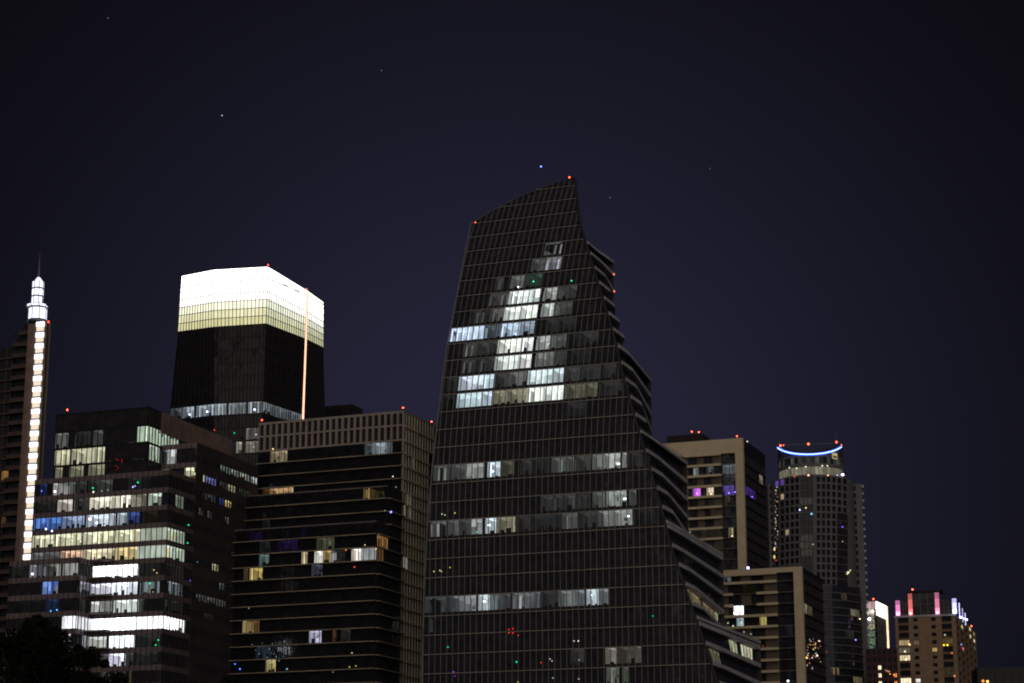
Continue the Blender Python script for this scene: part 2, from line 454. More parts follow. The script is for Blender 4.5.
#SAIL
# ================================================================== the curved sail-shaped glass tower
def sail_tower():
    fr = Frame(423, 677, 495)
    z0, h = 49.67, 4.4
    def g(z):
        k = (z - z0) / h
        return 0.072 * max(0, k - 8) ** 2
    S = lambda s, z, d=0.0: fr.w(s, g(z) + d, z)
    root = empty('sail_skyscraper', fr.w(30, 20, 0), 'tallest dark glass skyscraper with curved sail-like outline and stepped balconies on its right', 'skyscraper')
    left_tab = [(178, 0), (222.6, 471.7), (249, 466), (296, 457), (341, 448), (378, 443), (428, 437), (463.5, 432.8), (526.8, 427.4), (592, 424.3), (677, 422), (1200, 422 - 9)]
    right_tab = [(178, 574.6), (224, 580), (243, 585.8), (280, 597), (316, 608), (344, 616), (372, 622), (422, 636), (469, 650), (520, 664.5), (540, 668.5), (599, 689), (643, 704), (678, 716), (1200, 905)]
    top_tab = [(471.7, 222.6), (496.8, 208.7), (526, 193.4), (555, 183.6), (568, 178.5), (574.6, 178)]
    def edge(tab, z, s):
        for _ in range(25):
            x, y = proj(S(s, z)); s += (interp(tab, y) - x) * 0.235
        return s
    kmin, kmax = -11, 30
    Lz, Rz = {}, {}
    sl, sr = 0.0, 68.0
    for k in range(kmin, kmax * 1 + 1):
        z = z0 + h * k
        if z < 0: continue
    # sample edges per half storey
    ztip = uv(S, 574.4, 177.6, (45, 170))[1]
    zs = [z0 + h * q / 2 for q in range(2 * kmin, 2 * kmax + 4) if 0 <= z0 + h * q / 2 < ztip - .4] + [ztip]
    lt, rt = [], []
    for z in reversed(zs):
        rt.append((z, edge(right_tab, z, 40)))
        # left edge: lean along the side, or the slanted top
        s = 0.0
        for _ in range(25):
            x, y = proj(S(s, z))
            if y < 222.6:
                tgt = min(574.0, interp([(a, b) for b, a in reversed(top_tab)], y))
            else: tgt = interp(left_tab[1:], y)
            s += (tgt - x) * 0.2
        lt.append((z, s))
    lt.sort(); rt.sort()
    zmax = lt[-1][0]
    L = lambda z: interp(lt, z); RR = lambda z: interp(rt, z)
    fl = lambda z: math.floor((z - z0) / h)
    C1 = NEUTRAL; B1 = (0.66, 0.80, 1.0); D1 = (0.9, 0.95, 1.0)
    specs = [
        (544, 561, 250, sc(D1, .30), 'stripe'), (531, 545, 263, sc(C1, .07), 'dim'), (545, 561, 262, sc(D1, .28), 'stripe'),
        (494, 503, 285, sc(C1, .10), 'stripe'), (510, 523, 283, sc(C1, .42), 'dim'), (523, 541, 281, sc((.5, 1, .7), .10), 'dim'),
        (488, 508, 301, sc(C1, .07), 'stripe'), (508, 540, 299, sc(C1, .85), 'even'), (543, 556, 296, sc(C1, .42), 'mess'), (556, 576, 294, sc(C1, .06), 'dim'),
        (470, 489, 318, sc(C1, .035), 'stripe'), (489, 503, 316, sc(C1, .13), 'office'), (503, 537, 314, sc(C1, .92), 'even'), (541, 553, 311, sc(C1, .5), 'office'), (553, 572, 309, sc(C1, .08), 'dim'),
        (449, 484, 333, sc(B1, .85), 'even'), (484, 500, 331, sc(B1, .22), 'stripe'), (500, 519, 330, sc(B1, 1.15), 'office'), (519, 534, 328, sc(B1, .5), 'office'), (545, 575, 326, sc(C1, .025), 'dim'),
        (462, 489, 351, sc(C1, .085), 'stripe'), (489, 497, 349, sc(C1, .06), 'dim'), (497, 533, 347, sc(C1, .95), 'even'), (536, 549, 344, sc(C1, .42), 'office'), (549, 566, 342, sc(C1, .14), 'dim'), (568, 598, 340, sc(C1, .03), 'dim'),
        (460, 486, 368, sc(C1, .075), 'stripe'), (486, 494, 366, sc(C1, .06), 'dim'), (494, 531, 364, sc(C1, .88), 'even'), (535, 553, 361, sc(C1, .26), 'office'), (553, 566, 359, sc(C1, .09), 'dim'), (568, 600, 358, sc(C1, .02), 'dim'),
        (446, 457, 387, sc(C1, .03), 'dim'), (458, 493, 385, sc(COOL, .78), 'even'), (494, 526, 381, sc(C1, .15), 'dim'), (527, 563, 378, sc(COOL, .82), 'even'), (565, 600, 374, sc(C1, .085), 'dim'), (602, 616, 371, sc(C1, .025), 'dim'),
        (440, 455, 406, sc(C1, .03), 'dim'), (456, 491, 403, sc(COOL, .75), 'even'), (492, 526, 400, sc(CREAM, .24), 'dim'), (526, 563, 396, sc(NEUTRAL, .85), 'even'), (565, 597, 392, sc(CREAM, .15), 'dim'), (600, 622, 389, sc(C1, .03), 'dim'),
        (565, 585, 410, sc(D1, .02), 'dim'),
        (433, 450, 474, sc(C1, .16), 'stripe'), (451, 465, 472, sc(C1, .085), 'dim'), (465, 484, 471, sc(C1, .30), 'even'), (487, 500, 469, sc(COOL, .65), 'office'), (501, 514, 468, sc(CREAM, .24), 'dim'),
        (520, 550, 466, sc(C1, .035), 'dim'), (551, 574, 463, sc(C1, .12), 'stripe'), (575, 591, 461, sc(C1, .06), 'dim'), (592, 604, 460, sc(C1, .16), 'even'), (604, 620, 458, sc(C1, .45), 'office'), (622, 627, 457, sc(C1, .33), 'even'), (628, 643, 455, sc(C1, .03), 'dim'),
        (540, 562, 503, sc(C1, .06), 'stripe'), (562, 590, 500, sc(C1, .06), 'stripe'), (592, 605, 497, sc(C1, .11), 'dim'), (606, 627, 495, sc(C1, .40), 'office'), (629, 636, 493, sc(C1, .16), 'dim'),
        (430, 446, 529, sc(C1, .14), 'stripe'), (447, 470, 527, sc(C1, .10), 'dim'), (470, 482, 525, sc(C1, .36), 'even'), (485, 496, 524, sc(COOL, .72), 'even'), (497, 515, 523, sc(CREAM, .30), 'office'),
        (516, 560, 521, sc(C1, .03), 'dim'), (561, 578, 518, sc(C1, .18), 'stripe'), (579, 598, 516, sc(C1, .06), 'dim'), (598, 612, 515, sc(C1, .22), 'even'), (612, 632, 513, sc(C1, .42), 'office'), (634, 655, 512, sc(C1, .02), 'dim'),
        (424, 450, 604, sc(D1, .07), 'dim'), (450, 463, 603, sc(D1, .20), 'even'), (463, 476, 602, sc(D1, .36), 'office'), (478, 489, 601, sc(COOL, .68), 'even'), (489, 510, 599, sc(D1, .13), 'dim'), (512, 540, 598, sc(D1, .20), 'stripe'),
        (541, 558, 596, sc(D1, .10), 'dim'), (558, 584, 595, sc(D1, .20), 'even'), (586, 598, 594, sc(COOL, .70), 'even'), (598, 608, 593, sc(D1, .20), 'dim'),
        (605, 617, 657, sc((1, .88, .72), .32), 'office'), (618, 641, 655, sc((1, .88, .72), .16), 'mess'),
        (606, 619, 677, sc((.9, 1, .8), .20), 'office'), (622, 628, 676, sc((.9, 1, .8), .22), 'mess'),
        (428, 436, 622, sc(GREENW, .06), 'stripe'), (570, 584, 660, sc(NEUTRAL, .04), 'dim'),
    ]
    specs = [(a, b, y, sc(c, 1.2 if max(c) > .5 else 1.0), st) for a, b, y, c, st in specs]
    B = bucket(S, specs, fl, (20, 110))
    rows = {}
    k = kmin
    while True:
        za = z0 + h * k; zb = za + h
        if za >= zmax - 0.5: break
        if zb > 0:
            za = max(za, 0.0); zb = min(zb, zmax)
            rows[k] = ribbon(root, S, za, zb, L, RR, 1.45, B.get(k, ()), ledge_h=0.2, ledge_out=0.25, sp=min(0.8, (zb - za) * .4), depth=7)
        k += 1
    # bright lamps that show inside the lit storeys
    for px, py, r, c in ((491, 470.5, .55, (5, 5.4, 7)), (617, 463, .6, (4, 4.4, 5.5)), (623.5, 498, .6, (4, 4.4, 5)), (627, 515.5, .55, (4, 4.2, 5)),
                      (487.5, 524.5, .6, (5, 5.5, 6.5)), (483, 601, .55, (6, 6.5, 8)), (591, 594.5, .6, (5, 5.5, 7)), (517, 286, .6, (3, 3.2, 3.2))):
        lamp(root, S, px, py, c, r * .62, g=(20, 110), d=1.0, sq=(1.5, 1, .8))
    for px, py, c in ((533.5, 281.5, (.1, 2.6, 1.0)), (571.5, 280.7, (.05, 1.6, .7)), (533, 299, (.05, 1.2, .4)), (448, 647, (0, .8, .5)), (516.6, 662, (0, 1.4, .6)), (653, 616, (0, .6, .3)), (477, 532, (.1, .9, .5))):
        lamp(root, S, px, py, c, .26, 'exit_sign', (20, 110))
    for px, py, c in ((442, 514, (.5, .8, .4)), (445, 515, (.5, .7, .4)), (455, 513, (.6, .7, .15)), (434, 571.5, (.7, .7, .3)), (440, 570.5, (.8, .8, .4)), (441.5, 571.5, (.5, .5, .2)), (450, 567.5, (.5, .5, .1)),
                      (574, 641, (.6, .6, .5)), (578.5, 641, (1.6, 1.6, 1.4)), (550, 659, (.5, .5, .4)), (552, 661, (.5, .5, .4)), (579, 660, (.4, .4, .4)), (579, 679, (.7, .8, .6)), (518, 682, (.7, .6, .3)), (453.5, 672, (.5, .08, 1.0)), (455, 676, (.25, .03, .6)), (553, 678, (.4, .45, .3))):
        lamp(root, S, px, py, c, .24, 'desk_lamp', (20, 110))
    for px, py in ((509, 629.5), (513, 628.7), (509, 633), (513, 633), (518.3, 635.3), (541, 662.5)):
        lamp(root, S, px, py, (1.6, .05, .03), .2, 'indicator_light', (20, 110))
    # dark edge that runs down the right side of the glass front
    mb = MB()
    for i in range(len(rt) - 1):
        za, zb = rt[i][0], rt[i + 1][0]
        mb.box4(S, RR(za) - .1, RR(za) + .30, RR(zb) - .1, RR(zb) + .30, za, zb, -.4, .3, 'mullion_dark')
    mb.build('edge_fin', None, root)
    mb = MB()
    for i in range(len(lt) - 1):
        za, zb = lt[i][0], lt[i + 1][0]
        mb.box4(S, L(za) - .12, L(za) + .12, L(zb) - .12, L(zb) + .12, za, zb, -.2, .3, 'mullion')
    mb.build('edge_frame', None, root)
    # steel outline that closes the tip
    # stepped right side
    tiers = [((586, 243), (613.5, 262.5)), ((617, 347), (651, 381)), ((650, 431), (687, 464)), ((671, 522), (723, 555.5)), ((701, 618), (760.5, 643))]
    T = []
    for a, b in tiers:
        s, z = uv(S, *a, g=(40, 100)); P = at_z(b[0], b[1], z); lx, ly, _ = fr.loc(P); T.append((z, lx, ly))
    T.append((-1, 0, 0))
    K = 8.0
    side_specs = [(697, 708, 602, sc(WARM, .5), 'mess'), (708, 722, 608, sc(WARM, .45), 'mess'), (716, 724, 611, sc(CREAM, .8), 'office'), (668, 676, 470, sc(NEUTRAL, .05), 'dim'),
                  (736, 743, 650, sc(CREAM, .45), 'office'), (747, 759, 657, sc(CREAM, .7), 'office'), (716, 722, 655, sc(CREAM, .25), 'mess'), (724, 729, 666, sc(CREAM, .3), 'mess'),
                  (604, 609, 322, sc(B1, .10), 'dim'), (690, 700, 566, sc(NEUTRAL, .02), 'dim')]
    k_top = fl(T[0][0])
    tops = []
    for ti in range(5):
        zt, tx, ty = T[ti]; zlow = T[ti + 1][0]
        tops.append((zt, tx, ty))
        def SS(s, z, d=0.0, tx=tx, ty=ty):
            c = (RR(z) + .5, g(z) + .3); kx, ky = c[0], c[1] + min(K, (ty - c[1]) * .45)
            l1 = ky - c[1]; l2 = math.hypot(tx - kx, ty - ky)
            if s <= l1: x, y = kx, c[1] + s; nx, ny = 1, 0
            else:
                f = (s - l1) / max(l2, .01); x = kx + (tx - kx) * f; y = ky + (ty - ky) * f
                nx, ny = (ty - ky) / max(l2, .01), -(tx - kx) / max(l2, .01)
            return fr.w(x - nx * d, y - ny * d, z)
        def ln(z, tx=tx, ty=ty):
            c = (RR(z) + .5, g(z) + .3); ky = c[1] + min(K, (ty - c[1]) * .45); return (ky - c[1]) + math.hypot(tx - c[0], ty - ky), ky - c[1]
        # storeys of this tier
        z = zt; first = True
        levels = []
        kk = fl(zt)
        while z0 + h * kk > max(zlow, 0):
            levels.append(z0 + h * kk); kk -= 1
        zt_eff = levels[0] + h
        prev = zt
        for j, zl in enumerate(levels + [max(zlow, 0)]):
            za, zb = zl, prev
            if zb - za < .5: prev = zl; continue
            l, k1 = ln((za + zb) / 2)
            mbb = MB()
            # recessed glazing
            rm = MB()
            lit = []
            if ti in (0, 1, 3, 4):
                for (p0, p1, py, c, st) in side_specs:
                    s0, zz = uv(SS, (p0 + p1) / 2, py, (l * .5, (za + zb) / 2))
                    if za + .3 < zz < zb - .2 and -1 < s0 < l + 1:
                        w_ = 1.0
                        sa = uv(SS, p0, proj(SS(s0, zz))[1], (s0, zz))[0]; 
                        e = .05; dx = (proj(SS(s0 + e, zz))[0] - proj(SS(s0, zz))[0]) / e
                        half = (p1 - p0) / 2 / max(.2, abs(dx))
                        lit.append((max(.2, s0 - half), min(l - .3, s0 + half), c, st))
            lit.sort(); cur = 0.0; segs = []
            for a, b, c, st in lit:
                a = max(a, cur)
                if b - a < .4: continue
                segs.append((cur, a, None, None)); segs.append((a, b, c, st)); cur = b
            segs.append((cur, l, None, None))
            for a, b, c, st in segs:
                pts = [a] + ([k1] if a < k1 < b else []) + [b]
                for q0, q1 in zip(pts[:-1], pts[1:]):
                    if q1 - q0 < .02: continue
                    mbb.quad([SS(q0, za, 1.3), SS(q1, za, 1.3), SS(q1, zb, 1.3), SS(q0, zb, 1.3)], 'pane' if c else 'glass_blue')
                    if c: room(rm, (lambda s, z, d=0.0, SS=SS: SS(s, z, d + 1.3)), q0, q1, za + .3, zb - .3, c, 5, st)
            nb = int(l / 2.9)
            for q in range(1, nb):
                s = q * 2.9; mbb.box(SS, s - .05, s + .05, za, zb, 1.18, 1.29, 'mullion_dark')
            o = mbb.build('window_band', None, root)
            rm.build('lit_room', o, root)
            # slab / balcony front
            if za > 1 and j < len(levels):
                sb = MB(); l2, k2 = ln(za)
                for q0, q1 in ((0, k2), (k2 + .01, l2)):
                    sb.box(SS, q0, q1, za - .35, za + .25, 0.0, 1.6, 'slab_white')
                    sb.box(SS, q0, q1, za + .25, za + 0.70, 0.0, .06, 'slab_white')
                sb.build('balcony', o, root)
            prev = zl
        # roof of the tier with parapet
        zc = zt
        l2, k2 = ln(zc)
        sb = MB()
        for q0, q1 in ((0, k2), (k2 + .01, l2)):
            sb.box(SS, q0, q1, zc - .2, zc + .55, -.1, .35, 'slab_white')
            sb.box(SS, q0, q1, zc + 1.15, zc + 1.22, 0, .07, 'mullion')
        q = 0.3
        while q < l2:
            sb.box(SS, q, q + .07, zc + .55, zc + 1.15, 0, .07, 'mullion'); q += 2.4
        sb.build('parapet', None, root)
        back = 55 if ti < 2 else 50
        x_in = max(L(zc) + 1, 0)
        gy = g(zc) + (.6 if ti == 0 else 9.0); kx_ = RR(zc) + .4 + (0 if ti == 0 else (tx - RR(zc)) * 9.0 / (ty - g(zc)) * .3)
        cap = [fr.w(max(L(min(zc, zmax - 1)) + 1, 0), gy, 0), fr.w(kx_, gy, 0), fr.w(tx - .3, ty, 0), fr.w(max(L(zc) + 1, 0), ty, 0)]
        plan_cap(root, cap, zc, 'roof')
        # rear wall of tier
        zl = max(zlow, 0)
        walls(root, [fr.w(tx, ty, 0), fr.w(max(L(zc) + 1, 0), ty, 0), fr.w(max(L(zc) + 1, 0), g(zc) + 1, 0)], zl, zc)
        if ti == 0:
            for j, zl2 in enumerate(levels[:3]):
                P = SS(ln(zl2)[0] - .3, zl2, -.1)
                m2 = MB(); m2.ball(P, .28, 'lamp', (1.4, .32, .14)); m2.build('balcony_light', None, root)
    # left side wall (seen only from a step aside)
    mb = MB()
    for i in range(len(lt) - 1):
        za, zb = lt[i][0], lt[i + 1][0]
        if za > T[0][0]: break
        mb.quad([S(L(za), za, .2), fr.w(L(za) + .5, T[0][2], za), fr.w(L(zb) + .5, T[0][2], zb), S(L(zb), zb, .2)], 'glass')
    mb.build('side_wall', None, root)
    # back of the slanted crest
    mb = MB()
    for i in range(len(lt) - 1):
        za, zb = lt[i][0], lt[i + 1][0]
        if zb < T[0][0]: continue
        mb.quad([S(L(za), za, .9), S(L(zb), zb, .9), S(RR(zb), zb, .9), S(RR(za), za, .9)], 'spandrel_dark')
    mb.build('crest_back', None, root)
    for px, py in ((475, 221), (569, 175.5)):
        s, z = uv(S, px, py + 2, (20, 160)); beacon(root, S(s, z, .3) , .3)
    # roof terrace lights
    for px, py, c in ((733, 626, (1, 1.1, 1)), (737, 634, (1.2, 1.4, 1.5)), (728, 623, (.6, .7, .6)), (744, 632, (.5, .5, .45)), (751, 634, (.5, .5, .4)), (690, 472 + 60, (.2, .2, .2))):
        z, tx, ty = T[4]
        P = at_z(px, py, z + 1.0)
        m2 = MB(); m2.ball(P, .16, 'lamp', c); m2.build('terrace_light', None, root)
    return fr
SAILFR = sail_tower()
#END1

# ================================================================== terraced office block, lower left
def office_block():
    fr = Frame(170, 469, 490)
    root = empty('office_building', fr.w(-20, 15, 0), 'wide terraced office block with mauve spandrel bands and many brightly lit floors', 'office building')
    S0 = fr.front(0)
    zA = uv(S0, 122, 479, (-10, 70))[1]; zB = uv(S0, 122, 672, (-10, 30))[1]
    h = (zA - zB) / 11.0; gh = h * 0.66
    ztop = zA + h * .34                       # top of the parapet of the main volume
    fl = lambda z: math.floor((ztop - z) / h)      # storey index counted downward
    def storey(k): return ztop - h * (k + 1), ztop - h * k
    xl = uv(S0, 31.5, 540, (-30, 60))[0]
    yV1 = fr.S(197, 442.5)[0]; zV1 = fr.S(197, 442.5)[1]
    ylen = fr.S(258.5, 470)[0]
    SD = fr.side(0)
    kg = int(ztop / h)
    kw = dict(bay=1.42, ledge=None, sp=h * .30, sp_on_top=True, sp_mat='mauve', mull='mullion_dark', mw=.10, md=.12, depth=8)
    hotw = sc((1, 1, .98), 4.5)
    specs = [
        (40, 47, 484, sc(BLUE, .10), 'dim'), (52, 58, 492, sc(WHITE, .5), 'even'), (58, 75, 488, sc(NEUTRAL, .16), 'dim'), (77, 86, 487, sc(NEUTRAL, .05), 'dim'), (88, 112, 487, sc(NEUTRAL, .07), 'dim'), (128, 150, 484, sc(NEUTRAL, .025), 'dim'),
        (34, 55, 508, sc(NEUTRAL, .03), 'dim'), (56, 72, 508, sc((1, .95, .8), .5), 'mess'), (74, 88, 505, sc(NEUTRAL, .10), 'mess'), (89, 131, 503, sc((1, .93, .75), 1.25), 'office'), (131, 146, 501, sc(CREAM, .30), 'mess'), (148, 161, 500, sc(GREENW, .65), 'mess'),
        (33, 61, 525, sc((.16, .34, 1), .62), 'office'), (61, 84, 522, sc((.55, .7, 1), .42), 'mess'), (86, 115, 520, sc((.8, .82, 1), .75), 'mess'), (117, 126, 518, sc(COOL, .6), 'office'), (127, 139, 517, sc((.18, .32, 1), .28), 'office'), (143, 158, 516, sc(WARM, .03), 'mess'),
        (30, 82, 540, sc(CREAM, .80), 'even'), (83, 114, 537, sc(CREAM, .84), 'even'), (115, 161, 535, sc(CREAM, .86), 'even'),
        (30, 60, 556, sc(NEUTRAL, .25), 'mess'), (60, 82, 554, sc((1, .62, .42), .7), 'office'), (83, 114, 552, sc((1, .86, .62), .95), 'office'), (115, 161, 550, sc((1, .80, .38), 1.2), 'office'),
        (85, 113, 571, hotw, 'even'), (113, 137, 569, sc(hotw, .8), 'office'), (138, 160, 568, sc(NEUTRAL, .05), 'mess'),
        (85, 112, 589, sc((.88, .88, 1), 1.5), 'mess'), (112, 137, 587, sc((.9, .92, 1), 1.9), 'mess'), (140, 160, 585, sc(NEUTRAL, .03), 'mess'),
        (85, 112, 606, sc(NEUTRAL, .6), 'mess'), (113, 137, 604, sc(NEUTRAL, .9), 'mess'), (138, 160, 602, sc(NEUTRAL, .10), 'dim'),
        (62, 112, 623, sc(hotw, 1.2), 'even'), (113, 161, 621, sc(hotw, 1.1), 'even'),
        (85, 106, 641, sc(NEUTRAL, 1.6), 'mess'), (108, 133, 639, sc((.92, .92, 1), 2.4), 'office'), (134, 160, 638, sc(NEUTRAL, .04), 'mess'),
        (100, 108, 658, sc(NEUTRAL, .12), 'dim'), (108, 124, 656, sc((.85, .85, 1), 1.9), 'office'), (125, 133, 656, sc(NEUTRAL, .16), 'mess'), (135, 158, 655, sc(NEUTRAL, .025), 'mess'),
        (128, 131, 675, sc(CREAM, .15), 'mess'), (100, 125, 677, sc(NEUTRAL, .08), 'mess'),
    ]
    side_specs = [(176, 185, 505, sc(GREENW, .22), 'even'), (162, 167, 534, sc(GREENW, .5), 'even'), (167, 185, 539, sc(GREENW, .62), 'even'), (162, 166, 550, sc(GREENW, .55), 'office'), (166, 185, 554, sc(GREENW, .72), 'office'),
                  (161, 166, 571, sc(NEUTRAL, .06), 'dim'), (168, 184, 573, sc(NEUTRAL, .03), 'mess'), (176, 183, 591, sc(COOL, .12), 'mess'), (168, 180, 590, sc(COOL, .35), 'mess'), (161, 185, 624, sc(hotw, .55), 'office'), (161, 183, 607, sc(NEUTRAL, .03), 'dim')]
    specs = [(a, b, y, sc(c, 1.25 if max(c) > .4 else 1.0), st) for a, b, y, c, st in specs]
    side_specs = [(a, b, y, sc(c, 1.25), st) for a, b, y, c, st in side_specs]
    B = bucket(S0, specs, fl, (-20, 70)); BS = bucket(SD, side_specs, fl, (10, 70))
    for k in range(kg + 1):
        za, zb = storey(k); za = max(za, 0.02)
        if zb - za < 1.5: continue
        ribbon(root, S0, za, zb, xl, -0.02, lits=B.get(k, ()), **kw)
        ribbon(root, SD, za, zb, 0.02, yV1, lits=BS.get(k, ()), **kw)
    # deep side wall: rendered wall with narrow strip windows, upper volume included
    kup = 2
    sd2 = [(221, 240, 463, sc(GREENW, .55), 'mess'), (241, 250, 469, sc(GREENW, .5), 'mess'), (252, 258, 474, sc(WHITE, .9), 'even'),
           (203, 208, 475, sc(YELLOW, .18), 'even'), (208, 217, 477, sc((.35, .35, 1), .5), 'mess'), (220, 228, 480, sc(NEUTRAL, .06), 'mess'), (229, 236, 483, sc(CREAM, .38), 'even'), (240, 252, 487, sc(GREENW, .14), 'mess'),
           (204, 216, 494, sc(COOL, .07), 'mess'), (220, 225, 498, sc(BLUE, .25), 'even'), (226, 232, 500, sc(YELLOW, .9), 'even'),
           (199, 203, 511, sc(NEUTRAL, .10), 'even'), (208, 212, 513, sc(NEUTRAL, .12), 'even'), (226, 231, 518, sc(NEUTRAL, .15), 'mess'),
           (233, 243, 536, sc(COOL, .12), 'mess'), (232, 243, 552, sc(COOL, .18), 'mess'), (213, 219, 563, sc(CREAM, .75), 'even'), (219, 226, 582, sc(COOL, .12), 'mess'), (231, 236, 588, sc(NEUTRAL, .06), 'mess'),
           (197, 226, 596, sc(NEUTRAL, .10), 'mess'), (187, 192, 595, sc(ORANGE, .12), 'mess'), (205, 214, 617, sc(NEUTRAL, .03), 'mess')]
    B2 = bucket(SD, sd2, fl, (30, 80))
    for k in range(-kup, kg + 1):
        za, zb = storey(k)
        if k == -kup: zb = zV1
        za = max(za, 0.02)
        if zb - za < 1.5: continue
        y0 = yV1 + .03
        ribbon(root, SD, za, zb, y0, ylen, lits=B2.get(k, ()), bay=1.42, ledge=None, sp=(zb - za) - h * .40, sp_on_top=True, sp_mat='fin_dark', mull='mullion_dark', mw=.35, md=.1, depth=6)
    # upper setback volume, front
    S1 = fr.front(yV1)
    x1 = uv(S1, 137, 452, (-15, 80))[0]
    B3 = bucket(S1, [(138, 156, 457, sc(GREENW, .95), 'even'), (157, 167, 455, sc((.6, .75, 1), .8), 'mess'), (167, 176, 454, sc(WHITE, .7), 'even'), (156, 170, 474, sc(CREAM, .25), 'mess'), (184, 195, 473, sc(CREAM, 1.0), 'office'), (139, 155, 472, sc(NEUTRAL, .4), 'mess')], fl, (-10, 80))
    for k in range(-kup, 0):
        za, zb = storey(k)
        if k == -kup: zb = zV1
        ribbon(root, S1, za, zb, x1, -0.02, lits=B3.get(k, ()), **kw)
    # penthouse: dark glass box and brown finned plant screen
    y0 = 5.0
    SP = fr.front(y0)
    xr, zt = uv(SP, 149, 406.5, (-10, 90)); xL = uv(SP, 56, 414, (-30, 90))[0]; zbp = zV1 + .3
    hh = (zt - ztop) / 4.0
    fp = lambda z: math.floor((z - ztop) / hh)
    B4 = bucket(SP, [(54, 69, 463, sc((1, .94, .66), .62), 'even'), (70, 104, 461, sc((1, .94, .66), .66), 'even'), (54, 62, 437, sc(NEUTRAL, .16), 'mess'), (62, 68, 436, sc(NEUTRAL, .20), 'mess'), (92, 103, 443, sc(NEUTRAL, .16), 'mess'), (75, 90, 440, sc(NEUTRAL, .03), 'dim'),
                     (54, 62, 473, sc(CREAM, .3), 'mess'), (69, 83, 473, sc(CREAM, .25), 'mess'), (88, 104, 472, sc(CREAM, .35), 'mess'), (137, 147.5, 437, sc(GREENW, .95), 'even')], fp, (-20, 80))
    SPS = lambda s, z, d=0.0: fr.w(xr - d, s, z)
    ye = fr.w and None
    def px_y(px, py): return uv(SPS, px, py, (20, 90))[0]
    y180 = px_y(182, 442); y162 = px_y(162, 412); y232 = px_y(232, 436)
    B5 = bucket(SPS, [(149, 180, 439, sc(GREENW, 1.0), 'even'), (150, 160, 456, sc(GREENW, .8), 'even')], fp, (10, 80))
    for k in range(4):
        za, zb = ztop + hh * k, ztop + hh * (k + 1)
        ribbon(root, SP, za, zb, xL, xr - .02, lits=B4.get(k, ()), bay=1.42, ledge=None, sp=.5, sp_on_top=True, sp_mat='spandrel_dark', mull='mullion_dark', depth=7, mw=.09)
        if za < zV1 + 4:
            ribbon(root, SPS, za, zb, y0 + .02, y180, lits=B5.get(k, ()), bay=1.42, ledge=None, sp=.5, sp_on_top=True, mull='mullion_dark', depth=6, mw=.09)
        else:
            ribbon(root, SPS, za, zb, y0 + .02, y162, bay=1.42, ledge=None, sp=.5, sp_on_top=True, mull='mullion_dark', depth=6, mw=.09)
    zfin = uv(SPS, 162, 433, (y162, 90))[1]
    mb = MB(); mb.box(SPS, y162 + .05, y232, zfin, zt - .1, -.12, 3.0, 'fin')
    s = y162 + .6
    while s < y232: mb.box(SPS, s, s + .12, zfin + .02, zt - .12, -.30, -.125, 'fin'); s += 1.1
    mb.build('plant_screen', None, root)
    plan_cap(root, [fr.w(xL + .3, y0 + .3, 0), fr.w(xr - .3, y0 + .3, 0), fr.w(xr - 3.2, y232, 0), fr.w(xL + .3, y232, 0)], zt - .15)
    walls(root, [fr.w(xr, y232, 0), fr.w(xL, y232, 0), fr.w(xL, y0, 0)], ztop, zt)
    # roofs and back walls
    plan_cap(root, [fr.w(x1, yV1 + .6, 0), fr.w(-.6, yV1 + .6, 0), fr.w(-.6, ylen, 0), fr.w(x1, ylen, 0)], zV1 - .8)
    plan_cap(root, [fr.w(xl + .4, .6, 0), fr.w(-.6, .6, 0), fr.w(-.6, yV1 + .4, 0), fr.w(xl + .4, yV1 + .4, 0)], ztop - .5)
    walls(root, [fr.w(-.3, ylen, 0), fr.w(xl, ylen, 0), fr.w(xl, 0, 0)], 0, ztop)
    walls(root, [fr.w(-.3, ylen, 0), fr.w(x1, ylen, 0), fr.w(x1, yV1, 0)], ztop, zV1)
    # projecting lower wing on the left
    x3 = uv(S0, 94, 565, (-20, 60))[0]
    S3s = fr.side(x3); y3, z3 = uv(S3s, 79, 557, (-8, 60))
    S3 = fr.front(y3)
    f3 = lambda z: math.floor((z3 - z) / h)
    xl3 = uv(S3, 9, 575, (-50, 60))[0]
    B6 = bucket(S3, [(29, 35, 575, sc((.9, .85, 1), .5), 'even'), (35, 45, 574, sc(COOL, .10), 'dim'), (45, 60, 573, sc(CREAM, .20), 'mess'), (61, 78, 571, sc(NEUTRAL, .07), 'mess'), (10, 28, 577, sc(NEUTRAL, .025), 'mess'),
                     (41, 50, 590, sc((.25, .42, 1), .9), 'even'), (50, 58, 589, sc((.14, .25, .8), .45), 'office'), (45, 58, 607, sc((.12, .22, .6), .14), 'mess'), (62, 76, 622, sc(WHITE, 1.6), 'even'), (60, 70, 641, sc((.9, .85, 1), 1.0), 'mess'), (12, 40, 608, sc(NEUTRAL, .012), 'mess')], f3, (-30, 55))
    hw = [(80, 94, 575, sc(NEUTRAL, .8), 'mess'), (80, 94, 592, sc((.85, .85, 1), .6), 'mess'), (81, 86, 608, sc(GREENW, .1), 'dim'), (80, 94, 622, sc(hotw, .9), 'even'), (83, 94, 641, sc(NEUTRAL, .6), 'mess')]
    B7 = bucket(S3s, hw, f3, (-4, 55))
    for k in range(int(z3 / h) + 1):
        za, zb = z3 - h * (k + 1), z3 - h * k; za = max(za, 0.02)
        if zb - za < 1.5: continue
        ribbon(root, S3, za, zb, xl3, x3 - .02, lits=B6.get(k, ()), **kw)
        ribbon(root, S3s, za, zb, y3 + .02, -.02, lits=B7.get(k, ()), **kw)
        if k < 6:   # little balconies in the inner corner
            mb = MB(); mb.box(S0, x3, x3 + 5.5, zb - .35, zb, -2.2, -.14, 'slab_dim'); mb.build('balcony', None, root)
